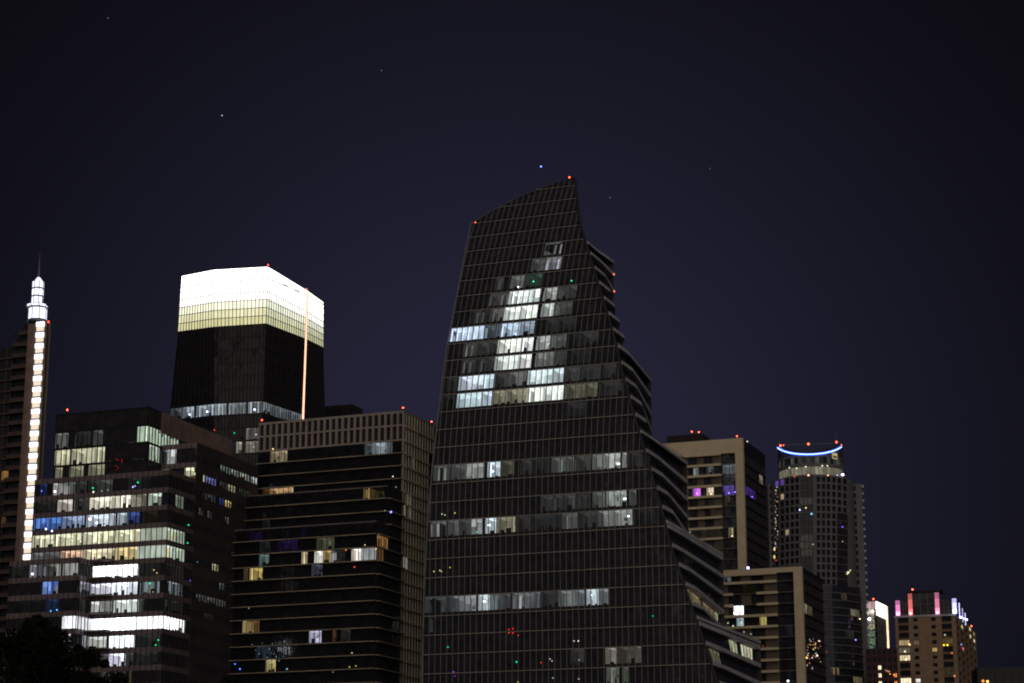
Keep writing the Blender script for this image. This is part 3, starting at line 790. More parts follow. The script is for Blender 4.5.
    plan_cap(root, [fr.w(xl3, y3 + .4, 0), fr.w(x3 - .4, y3 + .4, 0), fr.w(x3 - .4, 0, 0), fr.w(xl3, 0, 0)], z3 - .4)
    walls(root, [fr.w(xl, .5, 0), fr.w(xl3, .5, 0), fr.w(xl3, y3, 0)], 0, z3)
    # small lights
    g = (-20, 70)
    for px, py, c, r in ((55, 491.5, (3, 2.6, 3.4), .42), (133, 487, (.9, .9, 2), .3), (135, 486, (.6, .6, 1.6), .25), (42, 491, (.5, .5, 3), .25), (102, 491, (.6, .6, .5), .2), (108, 490, (.5, .5, .4), .2), (93.5, 492, (1.3, 1.6, 1.1), .35), (90, 519, (3, 2.6, 4), .5), (97, 523, (2.5, 2.4, 4), .45), (46, 529, (2.2, 2.2, 5), .35), (52, 531, (2.2, 2, 4.5), .35)):
        lamp(root, S0, px, py, c, r, 'ceiling_light', g)
    for px, py in ((93, 488), (138, 482.5), (150, 583.5)): lamp(root, S0, px, py, (.03, 1.6, .5), .26, 'exit_sign', g)
    for px, py in ((188.5, 525), (187.5, 543), (155.5, 645), (158, 640)): lamp(root, SD, px, py, (.03, 1.4, .5), .24, 'exit_sign', (20, 70))
    for px, py, c in ((197, 562, (.1, .3, .6)), (190, 580.5, (.25, .1, .9)), (154, 570, (1, .6, .25)), (157, 573, (.9, .5, .2)), (153, 592, (.5, .35, .15))): lamp(root, SD if px > 170 else S0, px, py, c, .25, 'desk_lamp', (10, 60))
    for px, py, c in ((32.5, 574, (3, 2.6, 4)),): lamp(root, S3, px, py, c, .4, 'ceiling_light', (-30, 60))
    for px, py, c in ((51, 611, (.2, .8, 2)), (57, 610, (.3, .8, 2.4))): lamp(root, S3, px, py, c, .28, 'desk_lamp', (-30, 60))
    for px, py in ((116, 459), (118, 460), (122, 460), (116, 466), (118, 468), (117, 470), (122, 462)): lamp(root, SP, px, py, (.6, .02, .03), .17, 'indicator_light', (-10, 85))
    # drop lamps of the cream lit storey
    for px, py in ((43, 535), (50, 540), (55, 536.5), (65, 534), (69, 538), (78, 539), (93, 539), (97, 535), (103, 536), (112, 532), (119, 533), (134, 527), (143, 525), (155, 530), (155, 526)):
        lamp(root, S0, px, py + 1.5, (2.4, 2.5, 2.0), .22, 'pendant_light', (-20, 65), d=1.2)
    P = fr.w(*(uv(SP, 66, 413, (-30, 90))[0], y0 + .5, 0)); beacon(root, Vector((P.x, P.y, zt + .9)), .34)
    s, z = uv(SPS, 213, 430.5, (30, 90)); m2 = MB(); m2.ball(SPS(s, z + .1, -.4), .16, 'lamp', (1.5, .1, .05)); m2.build('red_light', None, root)
office_block()

# ================================================================== building with a deep concrete grid crown
def grid_block():
    fr = Frame(404, 411, 520, 21.5)
    root = empty('apartment_building', fr.w(-20, 10, 0), 'mid-rise with a concrete window grid on top and thin pale floor lines below', 'apartment building')
    S = fr.front(0); zt = fr.z; x_l = uv(S, 259, 420.5, (-30, 90))[0]
    z440 = uv(S, 403.5, 440.5, (0, 80))[1]; h = (zt - z440) / 2.0 - .12
    # crown grid
    mb = MB(); n = 24; p = -x_l / n
    for r in range(2):
        zb = z440 + (zt - z440) * r / 2; H = (zt - z440) / 2
        mb.box(S, x_l, 0, zb, zb + .46, 0, .6, 'concrete')
        for i in range(n + 1):
            mb.box(S, max(x_l, x_l + i * p - .29), min(0, x_l + i * p + .29), zb + .46, zb + H, 0, .6, 'concrete')
    mb.box(S, x_l, 0, zt - .45, zt + .15, -.01, .9, 'concrete')
    mb.build('grid_frame', None, root)
    for r in range(2):
        zb = z440 + (zt - z440) * r / 2; H = (zt - z440) / 2
        for i in range(n):
            w = MB(); w.quad([S(x_l + i * p + .29, zb + .46, .5), S(x_l + (i + 1) * p - .29, zb + .46, .5), S(x_l + (i + 1) * p - .29, zb + H, .5), S(x_l + i * p + .29, zb + H, .5)], 'glass')
            c = x_l + (i + .5) * p
            w.box(S, c - .03, c + .03, zb + .46, zb + H, .42, .49, 'mullion_dark'); w.build('window', None, root)
    # side face: fine screen of mullions with floor ledges coloured as if lit warm
    SD = fr.side(0)
    y2 = uv(SD, 436, 425.5, (15, 90))[0]; y1 = uv(SD, 428.5, 470, (12, 85))[0]
    zrows = [zt, (zt + z440) / 2, z440]
    hh = 3.18
    while zrows[-1] > 3: zrows.append(zrows[-1] - hh)
    zrows.append(0.02)
    flr = lambda z: next((i for i in range(len(zrows) - 1) if zrows[i + 1] <= z <= zrows[i]), 99)
    BS = bucket(SD, [(403, 408, 564, sc(NEUTRAL, .6), 'stripe'), (407, 412, 504, sc(CREAM, .12), 'stripe'), (403, 406, 511, sc(CREAM, .4), 'even'), (409, 413, 513, sc(NEUTRAL, .14), 'stripe'), (413, 416, 465, sc(NEUTRAL, .2), 'stripe')], flr, (5, 80))
    for i in range(len(zrows) - 1):
        za, zb = zrows[i + 1], zrows[i]
        ye = y2 if i < 2 else y1
        ribbon(root, SD, za, zb, .01, ye, lits=BS.get(i, ()), bay=y2 / 12.0, ledge='slab_lit', ledge_h=.40, ledge_out=.30, sp=.25, sp_mat='slab_dim', mull='screen', mw=.31, md=.12, depth=4, glass='glass_deep')
        if i >= 2 and zb > 40:
            m2 = MB(); m2.box(SD, ye, ye + 3.4, zb - .3, zb + .1, -.15, 2.0, 'slab'); m2.build('balcony', None, root)
    mb = MB(); mb.box(SD, 0, y2, zt - .35, zt + .15, -.05, .6, 'concrete'); mb.box(fr.front(0), -.45, .05, .02, zt, -.02, .0, 'concrete'); mb.box(SD, 0.0, .35, .02, zt - .36, -.2, .3, 'concrete')
    mb.box(SD, y1 - .3, y1, .02, z440, -.2, .3, 'slab_dim'); mb.build('corner_pier', None, root)
    # floors below on the front
    xL2 = uv(S, 233, 520, (-40, 70))[0]
    def dy(k): return 0.0 if k < 4 else (-8.5 if k < 7 else -14.5)
    fF = lambda z: math.floor((z440 - z) / hh)
    V = sc((.5, .4, 1), .9)
    sp_front = {
        0: [(270, 287, 452, sc((1, .8, .5), .35), 'mess'), (364, 372, 448, sc(COOL, .10), 'dim'), (371, 386, 447, sc(COOL, .35), 'mess'), (386, 392, 446, sc(COOL, .1), 'dim')],
        3: [(262, 269, 491, sc(ORANGE, .10), 'dim'), (269, 290, 491, sc((1, .55, .28), .5), 'office'), (290, 293, 490, sc((1, .7, .4), .8), 'even'), (363, 369, 498, sc(YELLOW, .5), 'office'), (369, 390, 497, sc(YELLOW, .08), 'mess')],
    }
    fspecs = [(270, 287, 452, sc((1, .8, .5), .35), 'mess'), (364, 372, 448, sc(COOL, .10), 'dim'), (371, 386, 447, sc(COOL, .35), 'mess'), (386, 392, 446, sc(COOL, .1), 'dim'),
              (262, 269, 491, sc(ORANGE, .10), 'dim'), (269, 290, 490, sc((1, .55, .28), .5), 'office'), (290, 293, 489, sc((1, .7, .4), .8), 'even'), (363, 369, 496, sc(YELLOW, .5), 'office'), (369, 384, 495, sc(YELLOW, .09), 'mess'),
              (262, 270, 520, sc(NEUTRAL, .03), 'dim'),
              (277, 297, 541, sc(VIOLET, .11), 'mess'), (249, 262, 541, sc(VIOLET, .03), 'dim'), (300, 306, 538, sc(VIOLET, .05), 'dim'), (316, 334, 538, sc(CREAM, .25), 'mess'),
              (259, 270, 554, sc(COOL, .05), 'mess'), (315, 322, 552, sc(ORANGE, .30), 'even'), (323, 330, 551, sc(YELLOW, .5), 'office'), (354, 376, 549, sc(ORANGE, .2), 'mess'), (330, 345, 552, sc(NEUTRAL, .05), 'mess'),
              (258, 269, 567, sc((.6, .9, .9), .2), 'mess'), (301, 307, 562, sc(WARM, .8), 'office'), (314, 322, 561, sc((1, .92, .85), 1.3), 'even'), (323, 331, 561, sc(NEUTRAL, .8), 'office'), (333, 340, 560, sc(NEUTRAL, .7), 'office'), (351, 374, 560, sc((1, .93, .8), 1.2), 'even'), (374, 380, 559, sc((1, .9, 1), 1.5), 'even'),
              (249, 262, 579, sc(YELLOW, .65), 'office'), (311, 322, 574, sc((.7, .7, 1), .10), 'mess'), (243, 248, 580, sc(WARM, .12), 'dim'),
              (308, 321, 641, sc((.75, .72, 1), .9), 'mess'), (242, 246, 629, sc((1, .72, .3), .6), 'even'), (246, 259, 628, sc(ORANGE, .12), 'dim'), (265, 275, 671, sc((1, .8, .35), .5), 'office'), (332, 336, 630, sc(ORANGE, .07), 'even'),
              (255, 290, 655, sc((.5, .7, 1), .05), 'mess'), (340, 350, 640, sc(NEUTRAL, .03), 'dim')]
    z = z440; k = 0
    chunks = {}
    for sp in fspecs:
        # which tier the pixel lies on: try each depth
        for kk in range(0, 60):
            za, zb = z440 - hh * (kk + 1), z440 - hh * kk
            Sx = fr.front(dy(kk)); s, zz = uv(Sx, (sp[0] + sp[1]) / 2, sp[2], (-20, (za + zb) / 2))
            if za <= zz < zb:
                s0 = uv(Sx, sp[0], sp[2], (s, zz))[0]; s1 = uv(Sx, sp[1], sp[2], (s, zz))[0]
                chunks.setdefault(kk, []).append((s0, s1, sp[3], sp[4])); break
    k = 0
    while z440 - hh * k > 1:
        zb = z440 - hh * k; za = max(.02, zb - hh)
        y = dy(k); Sx = fr.front(y); xl = x_l if k < 4 else xL2
        ribbon(root, Sx, za, zb, xl, -.03, lits=chunks.get(k, ()), bay=1.4, ledge='slab', ledge_h=.21, ledge_out=.9, sp=.3, mull='spandrel_dark', mw=.09, md=.05, depth=5, glass='glass_deep', phase=.7)
        if y < 0:
            rt = [(.3, 6.5, sc(ORANGE, .45), 'office')] if zb > uv(SD, 392, 552, (-5, 60))[1] > za else ([(.2, 4.5, sc((.9, .9, 1), .7), 'mess')] if zb > uv(SD, 386, 562, (-10, 60))[1] > za else [])
            rt = [(y + a, y + b, c, st) for a, b, c, st in rt]
            ribbon(root, fr.side(-.02), za, zb, y + .02, -.2, lits=rt, bay=1.4, ledge='slab', ledge_h=.21, ledge_out=.9, sp=.3, mull='spandrel_dark', mw=.09, md=.05, depth=5, phase=.7)
        k += 1
    for kt in (4, 7):
        zc = z440 - hh * kt
        plan_cap(root, [fr.w(xL2, dy(kt), 0), fr.w(-.3, dy(kt), 0), fr.w(-.3, dy(kt - 1), 0), fr.w(xL2, dy(kt - 1), 0)], zc + .05, 'slab_dim', 'terrace', .3)
    plan_cap(root, [fr.w(x_l + .3, .9, 0), fr.w(-.6, .9, 0), fr.w(-.6, y2, 0), fr.w(x_l + .3, y2, 0)], zt - .4)
    walls(root, [fr.w(-.2, y2, 0), fr.w(x_l, y2, 0), fr.w(x_l, 0, 0)], 0, zt)
    walls(root, [fr.w(x_l, -10.5, 0), fr.w(xL2, -10.5, 0), fr.w(xL2, -14.5, 0)], 0, z440 - hh * 4)
    # small lights in the dark flats
    for px, py, c, r, y in ((393, 476.5, (1.8, 1.6, 1.5), .22, 0), (385, 511, (1.2, 1.0, .5), .28, -8.5), (391, 512, (.9, .6, 3), .4, -8.5), (400, 498, (1.4, 1.0, .5), .25, 0), (279, 543, (2.4, 1.8, 6), .36, -8.5), (361, 498, (.9, .9, .3), .2, 0), (273, 449, (1.6, 1.1, .5), .3, 0), (299, 505, (.7, .35, .15), .25, 0), (271, 506, (.3, .15, .05), .2, 0)):
        lamp(root, fr.front(y), px, py, c, r, 'ceiling_light', (-20, 80))
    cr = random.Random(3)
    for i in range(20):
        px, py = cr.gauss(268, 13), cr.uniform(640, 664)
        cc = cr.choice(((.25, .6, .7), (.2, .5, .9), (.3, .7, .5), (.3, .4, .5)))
        lamp(root, fr.front(-14.5), px, py, sc(cc, cr.uniform(.4, 1.3)), .15, 'reflection_glow', (-30, 45), d=.1)  # small glowing balls stand in for reflections in the glass
    for px, py, c in ((240, 669, (.2, .6, 4)), (235, 664, (.1, .5, 2)), (287, 669, (.3, .9, 1)), (352, 653, (.5, .6, .3)), (356, 666, (.5, .4, .1)), (333, 677 - 5, (.2, .2, .2)), (349.5, 667, (.6, .5, .1)), (249, 608, (.4, .4, .2)), (354.5, 567, (1.5, .1, .1)), (346, 550, (1.2, .3, .05)), (365, 545, (.9, .6, .3)), (376, 549, (1.4, .9, .4)), (396, 487, (.3, .3, .3))):
        lamp(root, fr.front(-14.5 if py > 540 else 0), px, py, c, .26, 'desk_lamp', (-20, 60))
    for px, py, yy in ((262, 419, .4), (403, 410, .4)):
        s, z = uv(fr.front(yy), px, py, (-20, 90)); beacon(root, fr.w(s, yy, zt + .8), .3)
    s, z = uv(SD, 433, 423.5, (15, 90)); beacon(root, fr.w(-.4, s, zt + .8), .3)
grid_block()

# ================================================================== dark tower with a glowing white crown
def crown_tower():
    root_at = at(250, 403, 650)
    root = empty('crown_skyscraper', root_at, 'dark tower topped by a tall glowing white crown with an orange light strip', 'skyscraper')
    fr = Frame(268.5, 266.8, 640, 20.5)
    zt = fr.z
    top = {0: (182, 276.3), 1: (211, 269.6), 2: (268.5, 266.8), 3: (307.6, 290.4), 4: (323.4, 302.2)}
    # plan taken at the foot of the crown; the roofline falls a little towards the right
    zb = uv(fr.front(0), 266, 323.6, (0, 150))[1]
    zl = uv(fr.front(0), 260, 404, (0, 100))[1]
    bot = [(177.8, 331.8), (214, 327.0), (266, 323.6), (305, 338.6), (323.6, 347.8)]
    P = [at_z(x, y, zb) for x, y in bot]; P = [Vector((p.x, p.y, 0)) for p in P]
    zts = []
    for i in range(5):
        z = zt
        for _ in range(20): z += (proj(Vector((P[i].x, P[i].y, z)))[1] - top[i][1]) * .28
        zts.append(z)
    leanx = [(top[i][0] - proj(Vector((P[i].x, P[i].y, zts[i])))[0]) * .30 / (zts[i] - zb) for i in range(5)]
    def P_at(i, z):
        k = leanx[i] if i in (0, 4) else leanx[i] * .5
        if z < zb and i in (0, 4): k += {0: .9, 4: -.75}[i] / (zb - zl) * (1 if z > zl else 0)
        if z <= zl and i in (0, 4): return P[i] + fr.u * (k * (z - zb) - {0: .9, 4: -.75}[i])
        return P[i] + fr.u * (k * (z - zb))
    lens = [(P[i + 1] - P[i]).length for i in range(4)]
    def face(i):
        def S(s, z, d=0.0):
            a, b = P_at(i, z), P_at(i + 1, z); e = (b - a); L_ = lens[i]
            n = Vector((e.y, -e.x, 0)).normalized()
            q = a + e * (s / L_) - n * d
            return Vector((q.x, q.y, z))
        return S
    F = [face(i) for i in range(4)]
    # crown: back-lit glass panels row by row inside a mullion net
    nrow = 7
    zr = lambda i, q, f: zb + f / nrow * (zts[i] + (zts[i + 1] - zts[i]) * q / lens[i] - zb)
    lev = [.74, .90, 1.2, 2.0, 3.5, 4.5, 4.5]  # glow steps imitate light falling off from the crown top
    dim = [1, 1, .92, .86]
    bays = [1.05, 1.22, 1.25, 1.25]
    for i in range(4):
        pan = MB(); net = MB()
        for r in range(nrow):
            n = max(1, round(lens[i] / bays[i]))
            for j in range(n):
                a, b = lens[i] * j / n, lens[i] * (j + 1) / n
                c = ((1.0, .94, .52), (1, .96, .60), (1, .99, .74), (1, 1, .9))[min(r, 3)] if i < 2 else ((.94, .94, .58), (.96, .97, .66), (.98, 1, .8), (1, 1, .92))[min(r, 3)]
                k = lev[r] * dim[i] * random.uniform(.93, 1.05)
                pan.quad([F[i](a, zr(i, a, r), .15), F[i](b, zr(i, b, r), .15), F[i](b, zr(i, b, r + 1), .15), F[i](a, zr(i, a, r + 1), .15)], 'crown_glow', sc(c, k))
        pan.build('crown_glass', None, root)
        n = max(1, round(lens[i] / bays[i]))
        for j in range(n + 1):
            a = lens[i] * j / n; net.box(F[i], max(0, a - .09), min(lens[i], a + .09), zb, zr(i, a, nrow - .15), -.1, .05, 'mullion_dark')
        for r in range(nrow):
            p4 = [F[i](q, zr(i, q, r) + e, dd) for e in (-.09, .09) for q, dd in ((0, -.09), (lens[i], -.09), (lens[i], .04), (0, .04))]
            net.hexa(p4, 'mullion_dark')
        net.build('crown_frame', None, root)
    # shaft
    h = 4.05
    zband = uv(F[1], 240, 415.5, (20, 100))[1]
    k0 = 0; z = zb; rows = []
    nfl = round((zb - zband) / h); h = (zb - zband) / nfl
    for k in range(int(zb / h) + 1):
        z1 = zb - h * k; za = max(.02, z1 - h)
        if z1 - za < 1: continue
        lit = {}
        if k == nfl - 1:
            pass
        for i in range(4):
            lt = []
            zm = (za + z1) / 2
            x0, y0 = proj(F[1](lens[1] * .8, zm))
            def add(specs):
                for p0, p1, c, st in specs:
                    s0 = uv(F[i], p0, proj(F[i](lens[i] / 2, zm))[1], (lens[i] / 2, zm))[0]
                    s1 = uv(F[i], p1, proj(F[i](lens[i] / 2, zm))[1], (lens[i] / 2, zm))[0]
                    s0, s1 = max(.1, s0), min(lens[i] - .1, s1)
                    if s1 - s0 > .5: lt.append((s0, s1, c, st))
            if abs(k - (nfl - 1)) < .1:
                add([(168, 183, sc(COOL, .35), 'mess'), (183, 194, sc(COOL, .45), 'even'), (196, 226, sc(COOL, .45), 'even'), (228, 246, sc(COOL, .24), 'office'), (248, 262, sc(COOL, .5), 'even'), (262, 305, sc(COOL, .22), 'office'), (309, 320, sc(COOL, .03), 'dim')])
            if 430 < y0 < 442: add([(246, 250, sc(NEUTRAL, .3), 'mess'), (251, 258, sc(WARM, .3), 'mess'), (262, 275, sc(NEUTRAL, .3), 'mess')])
            if 442 <= y0 < 455: add([(236, 242, sc((1, .85, .7), .5), 'mess'), (245, 258, sc((1, .85, .7), .45), 'mess')])
            ribbon(root, F[i], za, z1, .01, lens[i] - .01, lits=lt, bay=1.25, ledge=None, sp=.55, mull='mullion_dark', mw=.07, md=.12, depth=8, glass='glass_deep')
    for px, py, c, r in ((189.5, 414.5, (3, 3.4, 5), .55), (207, 411.5, (3, 3.4, 5), .55), (254.5, 409.5, (3, 3.4, 6), .6), (256, 434.5, (1.5, 1.4, 2), .4), (253.5, 447, (.8, .7, .9), .3)):
        lamp(root, F[1], px, py, c, r * .8, 'ceiling_light', (20, 100), d=.1)
    lamp(root, F[1], 234.5, 433, (.03, 1.0, .4), .3, 'exit_sign', (20, 90))
    # orange strip of light on the seam
    mb = MB(); mb.box(F[3], -.1, .62, zl - 12, zts[3], -.28, -.12, 'lamp', (2.0, 1.0, .66)); mb.build('light_strip', None, root)
    m2 = MB(); m2.box(F[3], -.3, .85, zl - 12, zts[3], -.115, -.02, 'mullion_dark'); m2.build('strip_housing', None, root)
    back = [P[4] * 1.03 - fr.u * 4, P[0] * 1.03 + fr.u * 4]
    plan_cap(root, [P_at(i, zts[4]) for i in range(5)] + back, min(zts) - .6)
    walls(root, [P[4]] + back + [P[0]], 0, min(zts) - .1)
    beacon(root, P_at(2, zts[2]) + Vector((0, 0, zts[2] + .5)), .26); beacon(root, P_at(3, zts[3]) + Vector((0, 0, zts[3] + .4)), .2, (6, .9, .4))
    # city light that the crown itself throws out is its own emission
crown_tower()

# dark slab building behind the crown tower's right side
def back_block():
    fr = Frame(352, 404, 700, 20.5)
    root = empty('office_building', fr.w(-10, 5, 0), 'plain unlit dark block just right of the glowing crown tower', 'office building')
    S = fr.front(0); SD = fr.side(0); xl = uv(S, 320, 404, (-10, 90))[0]; y1 = uv(SD, 363, 409, (8, 90))[0]; z1 = fr.z
    k = 0
    while z1 - 4 * k > 1:
        zb = z1 - 4 * k; za = max(.02, zb - 4)
        ribbon(root, S, za, zb, xl, -.01, bay=2.0, ledge=None, sp=1.4, sp_mat='roof', mull='mullion_dark', sp_on_top=True)
        ribbon(root, SD, za, zb, .01, y1, bay=2.0, ledge=None, sp=1.4, sp_mat='roof', mull='mullion_dark', sp_on_top=True); k += 1
    plan_cap(root, [fr.w(xl, .2, 0), fr.w(-.2, .2, 0), fr.w(-.2, y1, 0), fr.w(xl, y1, 0)], z1 - .1)
    walls(root, [fr.w(0, y1, 0), fr.w(xl, y1, 0), fr.w(xl, 0, 0)], 0, z1)
back_block()
#END2

# ================================================================== cream framed towers on the right
def cream_tower(px, py, D, xl_px, band_px, colw, right_px, label, name, floors, lits, side_lits, seg, slabs_full, ang=21):
    fr = Frame(px, py, D, ang); zt = fr.z
    root = empty(name, fr.w(-8, 8, 0), label, 'tower')
    S = fr.front(0); SD = fr.side(0)
    xl = uv(S, xl_px, py + 8, (-20, zt))[0]
    zband = uv(S, px - 3, band_px, (0, zt))[1]
    xc = uv(S, px - colw, py + 30, (-3, zt - 8))[0]
    y1 = uv(SD, *right_px, g=(15, zt))[0]
    xs0, xs1 = uv(S, seg[0], seg[2], (-15, zt - 20))[0], uv(S, seg[1], seg[2], (-15, zt - 20))[0]
    # floor height from two slab rows
    za = uv(S, floors[0], floors[1], (-10, zt))[1]; zb = uv(S, floors[0], floors[2], (-10, zt - 20))[1]; h = (za - zb) / floors[3]
    mb = MB()
    mb.box(S, xl, 0, zband, zt, -.5, .9, 'cream')
    mb.build('cornice_frame', None, root)
    mb = MB()
    z = zband - .003
    while z > .1:                                   # panel joints every storey on the pier
        z2 = max(.02, z - h * 1.0); mb.box(S, xc, 0, z2 + .02, z, -.5, .9, 'cream'); mb.box(S, xc + .02, -.02, z2, z2 + .02, -.46, .8, 'taupe'); z = z2
    mb.build('pier', None, root)
    fl = lambda z: math.floor((za - z) / h)
    B = bucket(S, lits, fl, (-10, zt - 20)); BS = bucket(SD, side_lits, fl, (8, zt - 10))
    k = -2
    while za - h * k > 1:
        zb2 = za - h * k; z0 = max(.02, zb2 - h); k0 = k; k += 1
        if z0 >= zband - .5: continue
        zb2 = min(zb2, zband)
        if zb2 - z0 > .8:
            ribbon(root, fr.front(.5), z0, zb2, xl, xc - .01, lits=B.get(k0, ()), bay=2.3, ledge='slab_dim', ledge_h=.22, ledge_out=.5, sp=.25, mull='mullion_dark', mw=.12, md=.05, depth=4)
            ribbon(root, SD, z0, zb2, .92, y1, lits=BS.get(k0, ()), bay=2.3, ledge='roof', ledge_h=.3, ledge_out=.25, sp=.35, mull='mullion_dark', mw=.1, md=.05, depth=4)
            # balcony fronts and the rendered piers between the windows
            mb = MB()
            parts = slabs_full(k0)
            parts = [(xs0, xs1)] if parts is None else [(uv(S, a, 590, (-12, 60))[0], uv(S, b, 590, (-12, 60))[0]) for a, b in parts]
            for aa, bb in parts:
                mb = MB(); mb.box(S, aa, bb, zb2 - .40, zb2 + .30, -.75, .45, 'cream'); mb.build('balcony', None, root)
            wl_ = MB(); gap = (xs1 - xs0)
            for f0, f1 in ((.0, .10), (.34, .52), (.76, 1.0)):
                a, b = xs0 + gap * f0, xs0 + gap * f1
                if any(not (b < l[0] or a > l[1]) for l in B.get(k0, ())): continue
                wl_.box(S, a, b, z0 + .12, zb2 - .42, .30, .42, 'taupe')
            wl_.build('wall_panel', None, root)
    mb = MB(); mb.box(SD, .9, y1, zband + .01, zt - .2, 0, .5, 'black'); mb.build('side_parapet', None, root)
    plan_cap(root, [fr.w(xl, .9, 0), fr.w(-.5, .9, 0), fr.w(-.5, y1, 0), fr.w(xl, y1, 0)], zt - .5)
    walls(root, [fr.w(-.1, y1, 0), fr.w(xl, y1, 0), fr.w(xl, 0, 0)], 0, zt - .3)
    return fr, root, S, SD, zt, h, xl, y1

frC, rootC, SC, SDC, zC, hC, xlC, yC = cream_tower(743, 438, 640, 652, 452.6, 7.2, (765, 455), 'tall cream framed tower with violet lit windows, left of the round tower', 'residential_tower',
    (700, 466, 539.6, 7),
    [(692, 698, 471, sc(COOL, .22), 'stripe'), (706, 713, 470, sc(COOL, .26), 'mess'), (722, 736, 468, sc(COOL, .22), 'mess'), (723, 736, 478, sc(COOL, .04), 'mess'),
     (682, 687, 492, sc(CREAM, .9), 'even'), (692, 700, 491, sc(MAGENTA, 1.0), 'even'), (706, 713, 491, sc((1, .8, .6), .7), 'even'), (722, 736, 490, sc((.3, .2, 1), .35), 'office'),
     (728, 733, 535, sc(WARM, .22), 'even'), (710, 713, 512, sc(ORANGE, .06), 'even'), (724, 730, 504, sc(WARM, .06), 'mess'), (690, 720, 535, sc(WARM, .02), 'dim')],
    [(745, 756, 492, sc((.3, .12, 1), .4), 'mess'), (760, 763.5, 480, sc((1, .8, .6), .3), 'even')],
    (685, 722, 500), lambda k: None if k < 8 else [])
def extrasC():
    for px, py, c in ((697, 493.5, (3, .8, 4)), (711, 494, (2.5, 2, 1)), (732, 536, (2.4, 1.8, 1.2)), (729, 493, (1, .7, 3)), (735, 492, (.9, .6, 3)), (752, 497, (.9, .3, 3)), (747, 441.5, (1.5, 1.6, 1.5))):
        if px < 744: lamp(rootC, SC, px, py, c, .3, 'ceiling_light', (-10, 130), d=-.0)
        else: lamp(rootC, SDC, px, py, c, .3, 'ceiling_light', (10, 130))
    # plant room on the roof
    mb = MB(); x0, x1 = uv(SC, 664, 440, (-25, zC))[0], uv(SC, 700, 438, (-15, zC))[0]
    Sx = frC.front(3); mb.box(Sx, x0, x1, zC - .5, zC + 3.0, 0, 8, 'roof'); mb.build('plant_room', None, rootC)
    for px, y, up in ((692, 4, 3.9), (699, 4, 3.6), (737, 1, .8)):
        s, z = uv(frC.front(y), px, 438, (-10, zC)); beacon(rootC, frC.w(s, y, zC + up), .34)
    mb = MB(); s = uv(frC.front(5), 688, 438, (-10, zC))[0]; mb.tube(frC.w(s, 5, zC + 2.9), frC.w(s, 5, zC + 6.5), .07, .04, 'black'); mb.build('antenna', None, rootC)
extrasC()

frD, rootD, SDf, SDs, zD, hD, xlD, yD = cream_tower(802, 566.5, 600, 696, 571.6, 7.6, (822.5, 576), 'lower cream framed block in front of the cream tower and the round tower', 'residential_block',
    (760, 582, 660.4, 7),
    [(723, 731, 578, sc(COOL, .16), 'mess'), (733, 743, 612, sc((1, .95, .9), 2.2), 'even'), (736, 743, 624, sc(COOL, .8), 'mess'), (759, 766, 622, sc(YELLOW, .55), 'even'),
     (783, 792, 626, sc(COOL, .012), 'even'), (784, 792, 677, sc(COOL, .03), 'mess'), (740, 755, 590, sc(WARM, .015), 'dim'), (725, 733, 640, sc(NEUTRAL, .02), 'dim')],
    [(804, 808, 610, sc((1, .85, .65), .45), 'even'), (808, 813, 611, sc(WARM, .12), 'even')],
    (723, 778, 620), lambda k: None if k not in (1, 2) else [(722, 733), (757, 778)])
def extrasD():
    for px, py, c, r in ((735, 613, (5, 4.6, 4.5), .5), (742, 627, (2, 2, 3), .3), (788, 681, (3, 3.3, 3.2), .45), (725, 613 + 30, (.6, .1, .05), .2), (763, 646, (.9, .1, .05), .2)):
        lamp(rootD, SDf, px, py, c, r, 'ceiling_light', (-10, 50))
    P = frD.w(uv(SDf, 748, 566, (-10, zD))[0], 0, zD); m2 = MB(); m2.ball(P + Vector((0, 0, .4)), .4, 'lamp', (2.2, 2.2, 6)); m2.build('roof_light', None, rootD)
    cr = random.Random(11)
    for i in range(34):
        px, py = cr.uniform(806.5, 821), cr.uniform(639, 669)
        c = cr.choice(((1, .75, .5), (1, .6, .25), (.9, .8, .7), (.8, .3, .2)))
        lamp(rootD, SDs, px, py, sc(c, cr.uniform(.2, 1.1)), .24, 'reflection_glow', (10, 50), sq=(1, 1, cr.uniform(.6, 1.6)))  # emissive specks painted in as reflections on the side glass
    lamp(rootD, SDs, 806.5, 658, (1.6, 1.0, .25), .55, 'reflection_glow', (5, 45)); lamp(rootD, SDs, 817, 655.5, (1.8, 1.3, 1), .45, 'reflection_glow', (10, 45)); lamp(rootD, SDs, 819, 641, (1.5, 1.0, .7), .35, 'reflection_glow', (10, 45))
extrasD()

